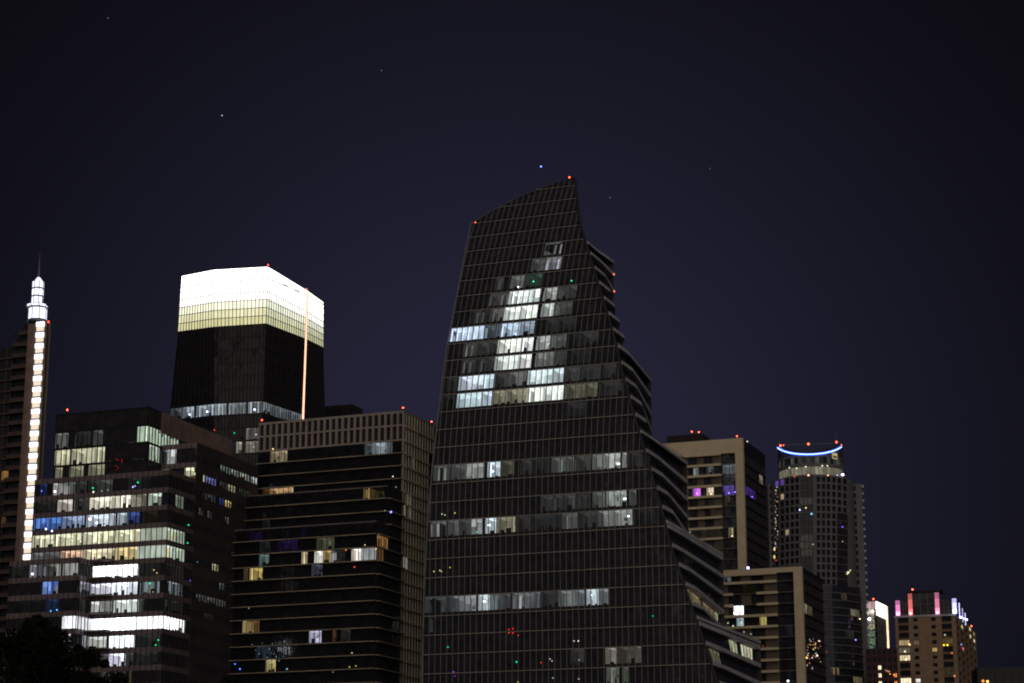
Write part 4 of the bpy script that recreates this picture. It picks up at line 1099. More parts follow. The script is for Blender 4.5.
# ================================================================== round tower with a blue light arc
def round_tower():
    D = 900; zt = at(812, 476, D).z; k = D / FPX
    c = at(811, 476, D + 17); c = Vector((c.x, c.y, 0))
    Rb = 41.5 * (D + 17) / FPX * 1.01; Rc = 32.6 * (D + 17) / FPX
    root = empty('round_skyscraper', c, 'round tower with a curved blue light arc and red lamps on its drum top', 'skyscraper')
    def cyl(Rr):      # s = arc metres from the direction facing the camera
        def S(s, z, d=0.0):
            a = s / Rr; f = -math.pi / 2 + a + math.atan2(-c.x, c.y) * 1.0
            return Vector((c.x + (Rr - d) * math.cos(f), c.y + (Rr - d) * math.sin(f), z))
        return S
    S = cyl(Rb); lim = Rb * math.pi * .52
    h = 3.12
    flr = lambda z: math.floor((zt - z) / h)
    zlow = uv(S, 822, 583, (3, 90))[1]; nup = round((zt - zlow) / h)
    # window pattern of the upper shaft: angle fractions
    cols = []
    pitch = 4.85
    wins = []
    for px in (776.5, 782, 787, 792.2, 797): wins.append((px, 3.5))
    for px in (818.5, 823.6, 828.6, 834): wins.append((px, 3.5))
    for px in (839.5, 845): wins.append((px, 3.6))
    glassb = [(800, 813.2)]
    sx = lambda px, z: uv(S, px, proj(S(0, z))[1], ((px - 811) * .42, z))[0]
    n_win = [0]
    lit_w = {(0, 776.5): sc(VIOLET, .3), (0, 782): sc(VIOLET, .25), (7, 787): sc(WARM, .3), (2, 782): sc(WARM, .3)}
    glass_lits = {3: sc((1, .82, .5), .55), 4: None, 8: sc(CREAM, .12), 9: sc(CREAM, .3), 10: sc(NEUTRAL, .05)}
    rest = MB()
    for r in range(nup):
        z1 = zt - h * r; z0 = z1 - h
        wb = MB(); wb_spans = []
        edges = []
        for px, w in wins:
            a = sx(px - w / 2, (z0 + z1) / 2); b = sx(px + w / 2, (z0 + z1) / 2); edges.append((a, b, 'w', px))
        for p0, p1 in glassb: edges.append((sx(p0, (z0 + z1) / 2), sx(p1, (z0 + z1) / 2), 'g', p0))
        if r >= 5: # right half turns to glass bays lower down
            edges = [e for e in edges if not (e[3] > 835)]; edges.append((sx(834.5, (z0 + z1) / 2) if False else sx(837, (z0 + z1) / 2), sx(848, (z0 + z1) / 2), 'g', 838))
        edges.sort(); cur = -lim
        for a, b, t, px in edges + [(lim, lim, 'e', 0)]:
            q = cur
            while q < a - .01:
                e = min(a, q + 2.0); wb.box(S, q, e, z0, z1 - .02, 0, .4, 'condo'); q = e
            cur = b
            if t == 'w':
                wb.box(S, a, b, z0, z0 + .42, 0, .4, 'condo'); wb.box(S, a, b, z1 - .42, z1 - .02, 0, .4, 'condo')
                w = MB(); cc = lit_w.get((r, px))
                w.quad([S(a, z0 + .42, .25), S(b, z0 + .42, .25), S(b, z1 - .42, .25), S(a, z1 - .42, .25)], 'glow' if cc else 'window_dark', cc or (0, 0, 0))
                w.box(S, a, b, z0 + 1.2, z0 + 1.28, .17, .24, 'mullion_dark')
                n_win[0] += 1
                if n_win[0] <= 95: w.build('window', None, root)
                else:
                    for f, m_, c_ in zip(w.f, w.m, w.c):
                        rest.quad([w.v[i] for i in f], w.mats[m_], c_)
            elif t == 'g':
                cc = glass_lits.get(r) if px == 800 else (sc(VIOLET, .2) if r == 6 else None)
                lt = [(a + .3, b - .3, cc, 'mess')] if (cc and px == 800) else ([(a + .4, a + 2.2, cc, 'even')] if cc else [])
                ribbon(root, S, z0, z1, a, b, lits=lt, bay=1.8, ledge='condo', ledge_h=.3, ledge_out=.1, sp=.3, mull='mullion_dark', mw=.1, md=.04, depth=3)
        wb.build('wall', None, root)
    o = rest.build('windows_far', None, root)
    if o: o.name = 'window_rest'; tag(o, kind='stuff')
    # lower shaft: wider, dark glazed bands
    zl = zt - h * nup
    S2 = cyl(Rb + 1.2); lm2 = (Rb + 1.2) * math.pi * .52
    fl2 = lambda z: math.floor((zl - z) / h)
    B = bucket(S2, [(841, 844.5, 594, sc(WARM, .12), 'even'), (853, 860, 617, sc((1, .9, .6), .45), 'mess'), (848, 852, 637, sc(CREAM, .05), 'mess'), (832, 838, 670, sc(YELLOW, .5), 'mess'), (856, 862, 682, sc(WARM, .3), 'mess')], fl2, (8, 60))
    kk = 0; NS = 34; st = 2 * lm2 / NS
    while zl - h * kk > .5:
        z1 = zl - h * kk; z0 = max(.02, z1 - h); gb = MB(); lb = MB(); rm = MB(); mm = MB()
        for i in range(NS):
            a, b = -lm2 + st * i, -lm2 + st * (i + 1)
            hit = [l for l in B.get(kk, ()) if l[0] < b and l[1] > a]
            gb.quad([S2(a, z0 + .35, .15), S2(b, z0 + .35, .15), S2(b, z1 - .02, .15), S2(a, z1 - .02, .15)], 'pane' if hit else 'glass_blue')
            if hit: room(rm, S2, a, b, z0 + .35, z1 - .02, hit[0][2], 3, 'mess')
            gb.box(S2, a, b, z0, z0 + .35, .05, .5, 'spandrel_dark')
            lb.box(S2, a, b, z0 - .15, z0 + .2, -.35, .0, 'condo'); mm.box(S2, a - .06, a + .06, z0 + .2, z1 - .16, .0, .14, 'mullion_dark')
        o = gb.build('window_band', None, root); lb.build('floor_ledge', o, root); rm.build('lit_room', o, root); mm.build('mullion_frame', o, root); kk += 1
    # flat wings left and right with small balconies
    fr = Frame(851, 478, D + 12, 12)
    for sgn, p0, p1 in ((1, 846, 861.5), (-1, 767.5, 775)):
        a = at(p0, 480, D + 14); b = at(p1, 482, D + 14); a.z = b.z = 0
        a, b = Vector((a.x, a.y, 0)), Vector((b.x, b.y, 0)); e = (b - a).normalized(); nn = Vector((e.y, -e.x, 0)); LL = (b - a).length
        W = lambda s, z, d=0.0, a=a, e=e, nn=nn: a + e * s - nn * d + Vector((0, 0, z))
        mb = MB(); ztop_ = zt - .8; mb.box(W, 0, LL, 0, ztop_, 0, 9, 'condo'); mb.build('side_wing', None, root)
        for r in range(34):
            z1 = ztop_ - h * r - .5
            if sgn > 0:
                m3 = MB(); m3.box(W, LL, LL + .9, z1 - 1.0, z1, .3, 2.6, 'slab_white'); m3.build('balcony', None, root)
            m3 = MB(); m3.quad([W(LL * .25, z1 - 2.4, -.02), W(LL * .60, z1 - 2.4, -.02), W(LL * .60, z1 - .5, -.02), W(LL * .25, z1 - .5, -.02)], 'window_dark')
            if r < 26: m3.build('wing_window', None, root)
    # drum
    Sc = cyl(Rc); lmc = Rc * math.pi
    zc = lambda py: uv(Sc, 811, py, (0, zt))[1]
    bands = [(476, 474.5, 'wall'), (474.5, 466.5, 'lit'), (466.5, 463, 'wall'), (463, 456.5, 'dim'), (456.5, 454.5, 'wall')]
    for pa, pb, t in bands:
        za, zb = zc(pa), zc(pb)
        m3 = MB(); q = -lmc; st = lmc / 24
        for i in range(48):
            a, b = q + st * i, q + st * (i + 1)
            if t == 'wall': m3.box(Sc, a, b, za + .005, zb - .005, -.25, .5, 'condo')
            elif t == 'lit':
                m3.quad([Sc(a, za, .2), Sc(b, za, .2), Sc(b, zb, .2), Sc(a, zb, .2)], 'glow', sc((1, .93, .68), random.choice((.11, .15, .20))))
            else:
                m3.quad([Sc(a, za, .2), Sc(b, za, .2), Sc(b, zb, .2), Sc(a, zb, .2)], 'glow' if random.random() < .6 else 'glass', sc((.9, .95, .8), random.choice((.03, .06))))
            if t != 'wall': m3.box(Sc, a - .06, a + .06, za, zb, 0, .19, 'condo')
        m3.build({'wall': 'drum_wall', 'lit': 'lit_lounge', 'dim': 'window_band'}[t], None, root)
    # scooped top of the drum: the wall dips at the front, the light arc follows it
    ztop = zc(437.5); zdip = zc(454.8)
    def rim(a):      # height of the rim at angle a from the front
        f = (1 - math.cos(a)) / (1 - math.cos(math.pi * .5)); f = min(1.0, f)
        return zdip + (ztop - zdip) * f
    m3 = MB(); arc = MB(); N = 64
    for i in range(N):
        a0, a1 = -math.pi + 2 * math.pi * i / N, -math.pi + 2 * math.pi * (i + 1) / N
        zb = zc(454.5)
        p = [Sc(a0 * Rc, zb, 0), Sc(a1 * Rc, zb, 0), Sc(a1 * Rc, zb, .4), Sc(a0 * Rc, zb, .4), Sc(a0 * Rc, max(rim(a0), zb + .1), 0), Sc(a1 * Rc, max(rim(a1), zb + .1), 0), Sc(a1 * Rc, max(rim(a1), zb + .1), .4), Sc(a0 * Rc, max(rim(a0), zb + .1), .4)]
        m3.hexa(p, 'fin_dark')
        if a0 > -1.30 and a1 < 1.18:
            arc.tube(Sc(a0 * Rc, rim(a0) + .1, -.25), Sc(a1 * Rc, rim(a1) + .1, -.25), .46, .46, 'lamp', (.16, .42, 3.0), 6)
            arc.tube(Sc(a0 * Rc, rim(a0) + .1, -.8), Sc(a1 * Rc, rim(a1) + .1, -.8), .10, .10, 'lamp', (2, 2.6, 6), 6)
    m3.build('drum_rim', None, root); arc.build('blue_light_arc', None, root)
    m4 = MB(); a = Sc(-math.pi * .5 * Rc, ztop, .3); b = Sc(math.pi * .5 * Rc, ztop, .3); m4.tube(a, b, .12, .12, 'mullion'); m4.build('rim_brace', None, root)
    m4 = MB(); Cn = Vector((c.x, c.y, 0)); m4.prism([Cn + Vector((math.cos(t * math.pi / 12), math.sin(t * math.pi / 12), 0)) * (Rc - .6) for t in range(24)], zt - 1, zc(454.5) - .3, 'roof'); m4.build('drum_core', None, root)
    m4 = MB(); m4.prism([Cn + Vector((math.cos(t * math.pi / 12), math.sin(t * math.pi / 12), 0)) * (Rb - .5) for t in range(24)], .1, zt - .15, 'roof'); m4.build('core', None, root)
    # lit plant box inside the scoop
    m4 = MB(); m4.box(Sc, Rc * .72, Rc * .95, zc(457.5), zc(451.5), -.28, -.02, 'glow', (.35, .30, .14)); m4.build('lit_screen', None, root)
    for px, py, r in ((780.5, 445, .75), (783.5, 444.5, .4), (808.5, 443.5, .85), (836.5, 441.5, .75), (841.5, 444, .4)):
        s, z = uv(Sc, px, py + 2, ((px - 811) * .4, ztop)); P = Sc(s, z, 0); P.z = z + .4; beacon(root, P, r * .8)
    m4 = MB(); P = Sc(uv(Sc, 837, 443, (10, ztop))[0], ztop, .3); m4.tube(P, P + Vector((0, 0, 3.6)), .08, .05, 'mullion'); P2 = Sc(-math.pi * .42 * Rc, ztop, .3); m4.build('antenna', None, root)
    m4 = MB(); m4.tube(P2, P2 + Vector((0, 0, 2.8)), .08, .05, 'mullion'); m4.build('antenna', None, root)
    for px, py, cc, r in ((795, 477, (2.5, .15, .12), .5), (808.5, 475.5, (2.2, 1.1, .9), .7), (827.5, 475.5, (2, .9, .55), .55), (842, 474.8, (5, 4.2, 7), .75), (836.5, 475.2, (1, 1, 1.6), .4), (841, 474.8, (3, 2.8, 5), .5), (790, 468, (1, 1, .7), .5), (797, 468.5, (1.2, 1.1, .7), .5), (806, 467, (1.3, 1.2, .8), .5), (822, 466, (1.3, 1.2, .8), .5), (827, 466, (1.3, 1.2, .8), .5),
                      (800, 510, (1.5, 1.7, 3), .5), (811.5, 514, (.3, .8, 1.2), .7), (806, 508, (1.5, 1, .5), .5)):
        lamp(root, Sc if py < 480 and py > 450 else S, px, py, cc, r, 'terrace_light', (0, zt), d=-.4)
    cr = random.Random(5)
    for i in range(24):   # glowing beads imitating reflections down the left bay
        py = 487 + i * 2.6 + cr.uniform(-1, 1); lamp(root, S, 776.5 + cr.uniform(-1.3, 1.3), py, sc(cr.choice(((1, .85, .7), (1, .7, .6), (.8, .8, .75), (1, .85, .5))), cr.uniform(.08, .6)), .42, 'reflection_glow', (-14, 100), sq=(1, 1, 1.3))
    for py in range(545, 572, 3): lamp(root, S, 769.2, py, (1, .75, .35), .7, 'reflection_glow', (-18, 90), d=-.5, sq=(.8, 1, 1.8))
    for px, py, cc, r in ((847.5, 572.5, (2, 1.6, .9), .8), (849.5, 570.5, (1, .9, .5), .6), (846.5, 574, (.9, 1, .5), .6), (855, 640, (1, .9, 3), .5), (777, 560.5, (1.2, .1, .1), .4), (826.5, 652, (.9, .1, .1), .35), (842, 541.5, (.8, .7, .3), .4), (859, 619, (2, 1.6, 1), .6), (813, 539.5 + 5, (.7, .6, .3), .5), (842, 527, (.4, .2, 1.4), .6)):
        lamp(root, S2 if py > 583 else S, px, py, cc, r * .8, 'balcony_light', (8, 80), d=-.4)
round_tower()

# ================================================================== little lit tower and the dark brick block before it
def lit_tower():
    fr = Frame(875.5, 601, 1000, 24); zt = fr.z
    root = empty('lit_tower', fr.w(-3, 4, 0), 'small tower washed in pale floodlight, between round tower and brick tower', 'tower')
    S = fr.front(0); SD = fr.side(0); xl = uv(S, 864, 602, (-8, zt))[0]; y1 = uv(SD, 887, 610, (10, zt))[0]
    zb = .02
    zz = lambda py: uv(S, 870, py, (-2, zt))[1]
    mb = MB(); mb.box(S, xl, 0, zz(609), zt, 0, .6, 'slab_white'); mb.quad([S(xl + .1, zz(608.8), -.02), S(-.1, zz(608.8), -.02), S(-.1, zt - .2, -.02), S(xl + .1, zt - .2, -.02)], 'glow', (.36, .25, .25)); mb.build('lit_fascia', None, root)  # floodlight on the fascia is a glowing sheet
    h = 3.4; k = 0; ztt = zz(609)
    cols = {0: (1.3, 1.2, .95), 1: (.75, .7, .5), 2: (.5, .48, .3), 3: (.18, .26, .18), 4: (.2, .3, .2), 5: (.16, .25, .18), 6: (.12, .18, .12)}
    while ztt - h * k > 1:
        z1 = ztt - h * k; z0 = max(.02, z1 - h)
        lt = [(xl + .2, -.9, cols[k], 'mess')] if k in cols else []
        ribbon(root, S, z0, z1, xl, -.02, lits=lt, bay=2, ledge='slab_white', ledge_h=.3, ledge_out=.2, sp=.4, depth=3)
        st = [(y1 * .55, y1 - .4, sc(WARM, .5), 'mess')] if k in (6, 7, 9) else []
        ribbon(root, SD, z0, z1, .02, y1, lits=st, bay=2, ledge=None, sp=.4, depth=3); k += 1
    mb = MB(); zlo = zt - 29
    mb.box(SD, y1 - 2.6, y1, zlo, zt - .1, -.35, -.05, 'glow', (1.35, 1.0, .62)); mb.box(SD, .2, y1 - 2.61, zt - 6.5, zt - .1, -.35, -.05, 'glow', (2.2, 2.0, 1.6)); mb.build('floodlit_fin', None, root)  # floodlight put into the fin as its own glow
    for px, py, c, r in ((869.5, 619, (5, 4.4, 7), 1.1), (873, 611.5, (3.5, 3.3, 3), .9), (882, 610, (5, 4.6, 4), 1.2), (880, 613, (4, 3.8, 3.2), 1.0)):
        lamp(root, S if px < 875 else SD, px, py, c, r, 'floodlight', (-2, zt), d=-.5)
    plan_cap(root, [fr.w(xl, .6, 0), fr.w(-.2, .6, 0), fr.w(-.2, y1, 0), fr.w(xl, y1, 0)], zt - .2); walls(root, [fr.w(0, y1, 0), fr.w(xl, y1, 0), fr.w(xl, 0, 0)], 0, zt)
    s, z = uv(fr.front(2), 873.5, 601, (-2, zt)); beacon(root, fr.w(s, 2, zt + 1), .55)
lit_tower()

def grid_windows(root, S, x0, x1, z0, z1, nx, nz, wfx, wfz, wall, lits, counter, name='window', glass='window_dark', depth=.35, cap=96, rest=None):
    """wall with punched windows; every window is a part of its own"""
    px, pz = (x1 - x0) / nx, (z1 - z0) / nz
    wb = MB()
    for j in range(nz):
        za = z0 + pz * j; a0 = za + pz * (1 - wfz) / 2; a1 = za + pz * (1 + wfz) / 2
        wb.box(S, x0, x1, za + .002, a0, 0, .5, wall); wb.box(S, x0, x1, a1, za + pz - .002, 0, .5, wall)
        for i in range(nx + 1):
            c0 = x0 + px * (i - .5) + px * wfx / 2 if i > 0 else x0
            c1 = x0 + px * (i + .5) - px * wfx / 2 if i < nx else x1
            wb.box(S, c0, c1, a0, a1, 0.001, .5, wall)
        for i in range(nx):
            c = x0 + px * (i + .5); wv = px * wfx / 2; w = MB(); cc = lits.get((i, nz - 1 - j))
            w.quad([S(c - wv, a0, depth), S(c + wv, a0, depth), S(c + wv, a1, depth), S(c - wv, a1, depth)], 'glow' if cc else glass, cc or (0, 0, 0))
            w.box(S, c - .05, c + .05, a0, a1, depth - .1, depth - .01, 'mullion_dark')
            counter[0] += 1
            if counter[0] <= cap: w.build(name, None, root)
            else:
                for f, m_, c_ in zip(w.f, w.m, w.c): rest.quad([w.v[q] for q in f], w.mats[m_], c_)
    wb.build('wall', None, root)

def dark_brick():
    fr = Frame(897, 648, 880, 8); zt = fr.z
    root = empty('brick_block', fr.w(-8, 4, 0), 'low dark red brick block with a column of lit windows, below the lit tower', 'building')
    S = fr.front(0); xl = uv(S, 866, 648, (-12, zt))[0]
    n = int(zt / 3.1); cnt = [0]; rest = MB()
    lits = {}
    # lit windows in the picture: a pale column and an orange one
    px = lambda a: int((uv(S, a, 672, (-6, zt - 8))[0] - xl) / (-xl) * 6)
    row = lambda b: int((zt - uv(S, 880, b, (-6, zt - 8))[1]) / (zt / n))
    for b in (671, 676.5, 681.5): lits[(px(879.5), row(b))] = (1.3, 1.15, .75)
    for b in (672, 676, 680.5): lits[(px(893.5), row(b))] = (.8, .22, .06)
    grid_windows(root, S, xl, 0, .02, zt, 6, n, .55, .5, 'brick_dark', lits, cnt, rest=rest, cap=60)
    o = rest.build('window_rest', None, root); tag(o, kind='stuff')
    for x, y, c in ((889, 671.5, (1, .3, .1)), (890, 674, (.9, .4, .1)), (894, 675, (1.4, .5, .15)), (887, 671, (.3, .4, .5)), (885.5, 670, (.4, .1, .1))): lamp(root, S, x, y, c, .5, 'wall_light', (-4, zt - 8))
    plan_cap(root, [fr.w(xl, .5, 0), fr.w(0, .5, 0), fr.w(0, 12, 0), fr.w(xl, 12, 0)], zt - .1); walls(root, [fr.w(0, .02, 0), fr.w(0, 12, 0), fr.w(xl, 12, 0), fr.w(xl, .02, 0)], 0, zt, 'brick_dark')
dark_brick()

def brick_tower():
    fr = Frame(955.5, 616, 900, 17); z1 = fr.z
    root = empty('brick_tower', fr.w(-10, 8, 0), 'tan brick tower with pink and white floodlit columns around its top', 'tower')
    S = fr.front(0); SD = fr.side(0)
    zz = lambda py, px=925: uv(S, px, py, (-10, z1))[1]
    xx = lambda px, py=640: uv(S, px, py, (-10, z1 - 8))[0]
    xl = xx(895, 620); y1 = uv(SD, 975.5, 625, (18, z1))[0]
    zs = zz(616); zr = zz(599.5); zpk = zz(591.5)
    h = 3.16; n = int(zs / h); z0 = zs - n * h
    # the four window columns of the front, storey by storey
    colsx = [(899, 909.2, 'wide'), (914, 918.6, 'small'), (932, 936.6, 'small'), (942.5, 952.5, 'wide')]
    edges = [(xx(a), xx(b), t) for a, b, t in colsx]
    lits = {(3, 0): ((1, .75, .4), .35), (5, 0): ((1, .8, .5), .75), (8, 0): ((1, .85, .6), 1.1), (3, 1): (WARM, .12), (4, 2): (YELLOW, .45), (3, 3): (YELLOW, .08), (7, 3): (WARM, .03), (8, 1): ((1, 1, .9), .8), (4, 0): (CREAM, .10)}
    for r in range(n):
        zb, za = zs - r * h, zs - (r + 1) * h
        wb = MB(); cur = xl
        for i, (a, b, t) in enumerate(edges + [(0, 0, 'e')]):
            wb.box(S, cur, a, za + .002, zb - .002, 0, .5, 'brick'); cur = b
            if t == 'e': break
            s0, s1 = (za + .5, zb - .35) if t == 'wide' else (za + .9, zb - .75)
            wb.box(S, a, b, za + .002, s0, 0.001, .5, 'brick'); wb.box(S, a, b, s1, zb - .002, .001, .5, 'brick')
            w = MB(); l_ = lits.get((r, i))
            w.quad([S(a, s0, .4), S(b, s0, .4), S(b, s1, .4), S(a, s1, .4)], 'glow' if l_ else 'window_dark', sc(*l_) if l_ else (0, 0, 0))
            for q in ((.5,) if t == 'small' else (.25, .5, .75)): w.box(S, a + (b - a) * q - .05, a + (b - a) * q + .05, s0, s1, .3, .39, 'mullion_dark')
            w.build('window', None, root)
            if t == 'wide' and r < 14: m = MB(); m.box(S, a, b, za + .5, za + .62, -.5, -.02, 'slab_dim'); m.build('balcony', None, root)
        wb.build('wall', None, root)
        m = MB(); m.box(S, xl - .1, .1, zb - .12, zb + .12, -.12, -.01, 'brick'); m.build('floor_ledge', None, root)
    sl = {(0, 0): (.25, .24, .15), (1, 0): (1.0, .9, .6), (3, 0): (.9, .9, .6), (4, 0): (.3, .3, .2), (1, 1): (.8, .7, .4), (3, 1): (.8, .7, .5), (4, 1): (.9, .8, .6), (1, 4): (.12, .2, .4), (0, 7): (.02, .02, .02), (4, 2): (.1, .1, .06)}
    cnt = [0]; rest = MB()
    grid_windows(root, SD, .1, y1, z0, zs + 3, 5, n + 1, .5, .55, 'brick', sl, cnt, name='side_window', rest=rest, cap=60)
    o = rest.build('window_rest', None, root); tag(o, kind='stuff')
    mb = MB(); mb.box(S, xl - .3, .3, zs - .35, zs + .5, -.45, .5, 'slab_white'); mb.build('cornice', None, root)
    # glazed top storeys between floodlit columns
    St = fr.front(.8)
    cz = [(895.5, 900.3, zr, (1.5, .45, 1.0)), (908.3, 912.8, zpk - .6, (1.3, .28, .25)), (935, 939.8, zpk - .6, (1.2, .35, .6)), (952.2, 957, zr, (1.6, 1.5, 3.2))]
    for i, (a, b, zc, c) in enumerate(cz):
        a_, b_ = xx(a, 608), xx(b, 608)
        m = MB(); m.box(S, a_, b_, zs + .51, zc, -.3, .6, 'concrete'); o = m.build('column', None, root)
        g = MB(); nseg = 7
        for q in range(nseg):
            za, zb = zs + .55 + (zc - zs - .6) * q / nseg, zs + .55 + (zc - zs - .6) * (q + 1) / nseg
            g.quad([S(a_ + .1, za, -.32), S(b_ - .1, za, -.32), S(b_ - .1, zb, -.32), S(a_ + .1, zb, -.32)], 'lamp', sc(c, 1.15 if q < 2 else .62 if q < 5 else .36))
        g.build('floodlight_wash', o, root)  # floodlight fading up the column, put in as stepped glow
        m = MB(); m.ball(S((a_ + b_) / 2, zs + 1.2, -.8), .62 * .9, 'lamp', sc((c[0] + .6, c[1] + .5, c[2] + .6), 1.8)); m.build('floodlight', o, root)
    for a, b, zt_ in ((900.4, 908.2, zr), (912.9, 934.9, zpk - .2), (939.9, 952.1, zr)):
        a_, b_ = xx(a, 608), xx(b, 608)
        ribbon(root, St, zs + .5, (zs + zt_) / 2, a_, b_, bay=(b_ - a_) / 3.0, ledge='slab_dim', sp=.3, mull='mullion', mw=.16, phase=a_)
        ribbon(root, St, (zs + zt_) / 2, zt_, a_, b_, bay=(b_ - a_) / 3.0, ledge='slab_dim', sp=.3, mull='mullion', mw=.16, phase=a_)
    mb = MB(); mb.box(S, xx(906, 600), xx(942, 600), zpk - .2, zpk + .5, -.2, 9, 'roof'); mb.build('roof', None, root)
    mb = MB(); mb.box(fr.front(1.5), xx(899, 600), xx(953, 600), zr - .1, zr + .35, 0, 8, 'roof'); mb.build('roof', None, root)
    # white columns on the side, their floodlight put in as glow
    yq = 0.0; zsd = zs + 3
    for i, (px, c) in enumerate(((959, (1.8, 1.8, 3.2)), (962, (.9, .9, 1.6)), (964.5, (1.4, 1.4, 2.4)))):
        y, z = uv(SD, px, 610, (5, z1)); m = MB(); m.box(SD, y - .35, y + .35, zs + .5, zr - 1 + .6 * (2 - i), -.3, -.05, 'lamp', sc(c, .7)); m.build('floodlight_wash', None, root)
        m = MB(); m.ball(SD(y, zs + 1 + i, -.7), .5, 'lamp', sc(c, 1.5)); m.build('floodlight', None, root)
    mb = MB(); yy = uv(SD, 966, 610, (8, z1))[0]; mb.box(SD, .3, yy, zs + .3, zr - .4, 0, .5, 'fin_dark'); mb.build('upper_wall', None, root)
    plan_cap(root, [fr.w(xl, .5, 0), fr.w(-.5, .5, 0), fr.w(-.5, y1, 0), fr.w(xl, y1, 0)], zs + .2)
    walls(root, [fr.w(-.1, y1, 0), fr.w(xl, y1, 0), fr.w(xl, 0, 0)], 0, zs, 'brick')
    s, z = uv(fr.front(4), 912.5, 590, (-14, zpk)); beacon(root, fr.w(s, 4, zpk + 1.4), .55)
    beacon(root, SD(uv(SD, 971.5, 614, (20, z1))[0], zsd + .8, .3), .5)
    for px, py, c in ((944, 645, (2, 1.4, .1)), (947.5, 645, (2.2, 1.6, .1)), (909.5, 644.5, (2, 1.3, .6)), (905, 651.5, (1.4, 1.1, .7)), (952, 653, (.7, .2, .05)), (954.5, 676, (1, .35, .12)), (906, 659.5, (2.2, 1.8, 1)), (945, 635, (.5, .5, .3))): lamp(root, S, px, py, c, .65, 'balcony_light', (-8, 60))
    for px, py, c in ((963, 648.5, (1.6, .06, .06)), (961, 644.5, (.4, .7, 1.6))): lamp(root, SD, px, py, c, .55, 'balcony_light', (8, 60))
brick_tower()

# dark low building at the far right
def far_low():
    fr = Frame(1060, 667, 700, 5); zt = fr.z
    root = empty('low_building', fr.w(-14, 5, 0), 'dark low building at the right edge with one warm lamp', 'building')
    S = fr.front(0); xl = uv(S, 977, 668, (-20, zt))[0]; k = 0
    while zt - 4 * k > 1:
        z1 = zt - 4 * k; z0 = max(.02, z1 - 4); ribbon(root, S, z0, z1, xl, 0, bay=2.6, ledge=None, sp=1.8, sp_mat='spandrel_dark', glass='spandrel_dark', mull='spandrel_dark', sp_on_top=True); k += 1
    plan_cap(root, [fr.w(xl, .2, 0), fr.w(0, .2, 0), fr.w(0, 15, 0), fr.w(xl, 15, 0)], zt); walls(root, [fr.w(0, 0, 0), fr.w(0, 15, 0), fr.w(xl, 15, 0), fr.w(xl, 0, 0)], 0, zt, 'roof')
    lamp(root, S, 987.5, 681.5, (4, 1.8, .6), .6, 'wall_lamp', (-12, zt - 4)); lamp(root, S, 983, 681, (1.6, .5, .12), .7, 'wall_lamp', (-12, zt - 4))
far_low()

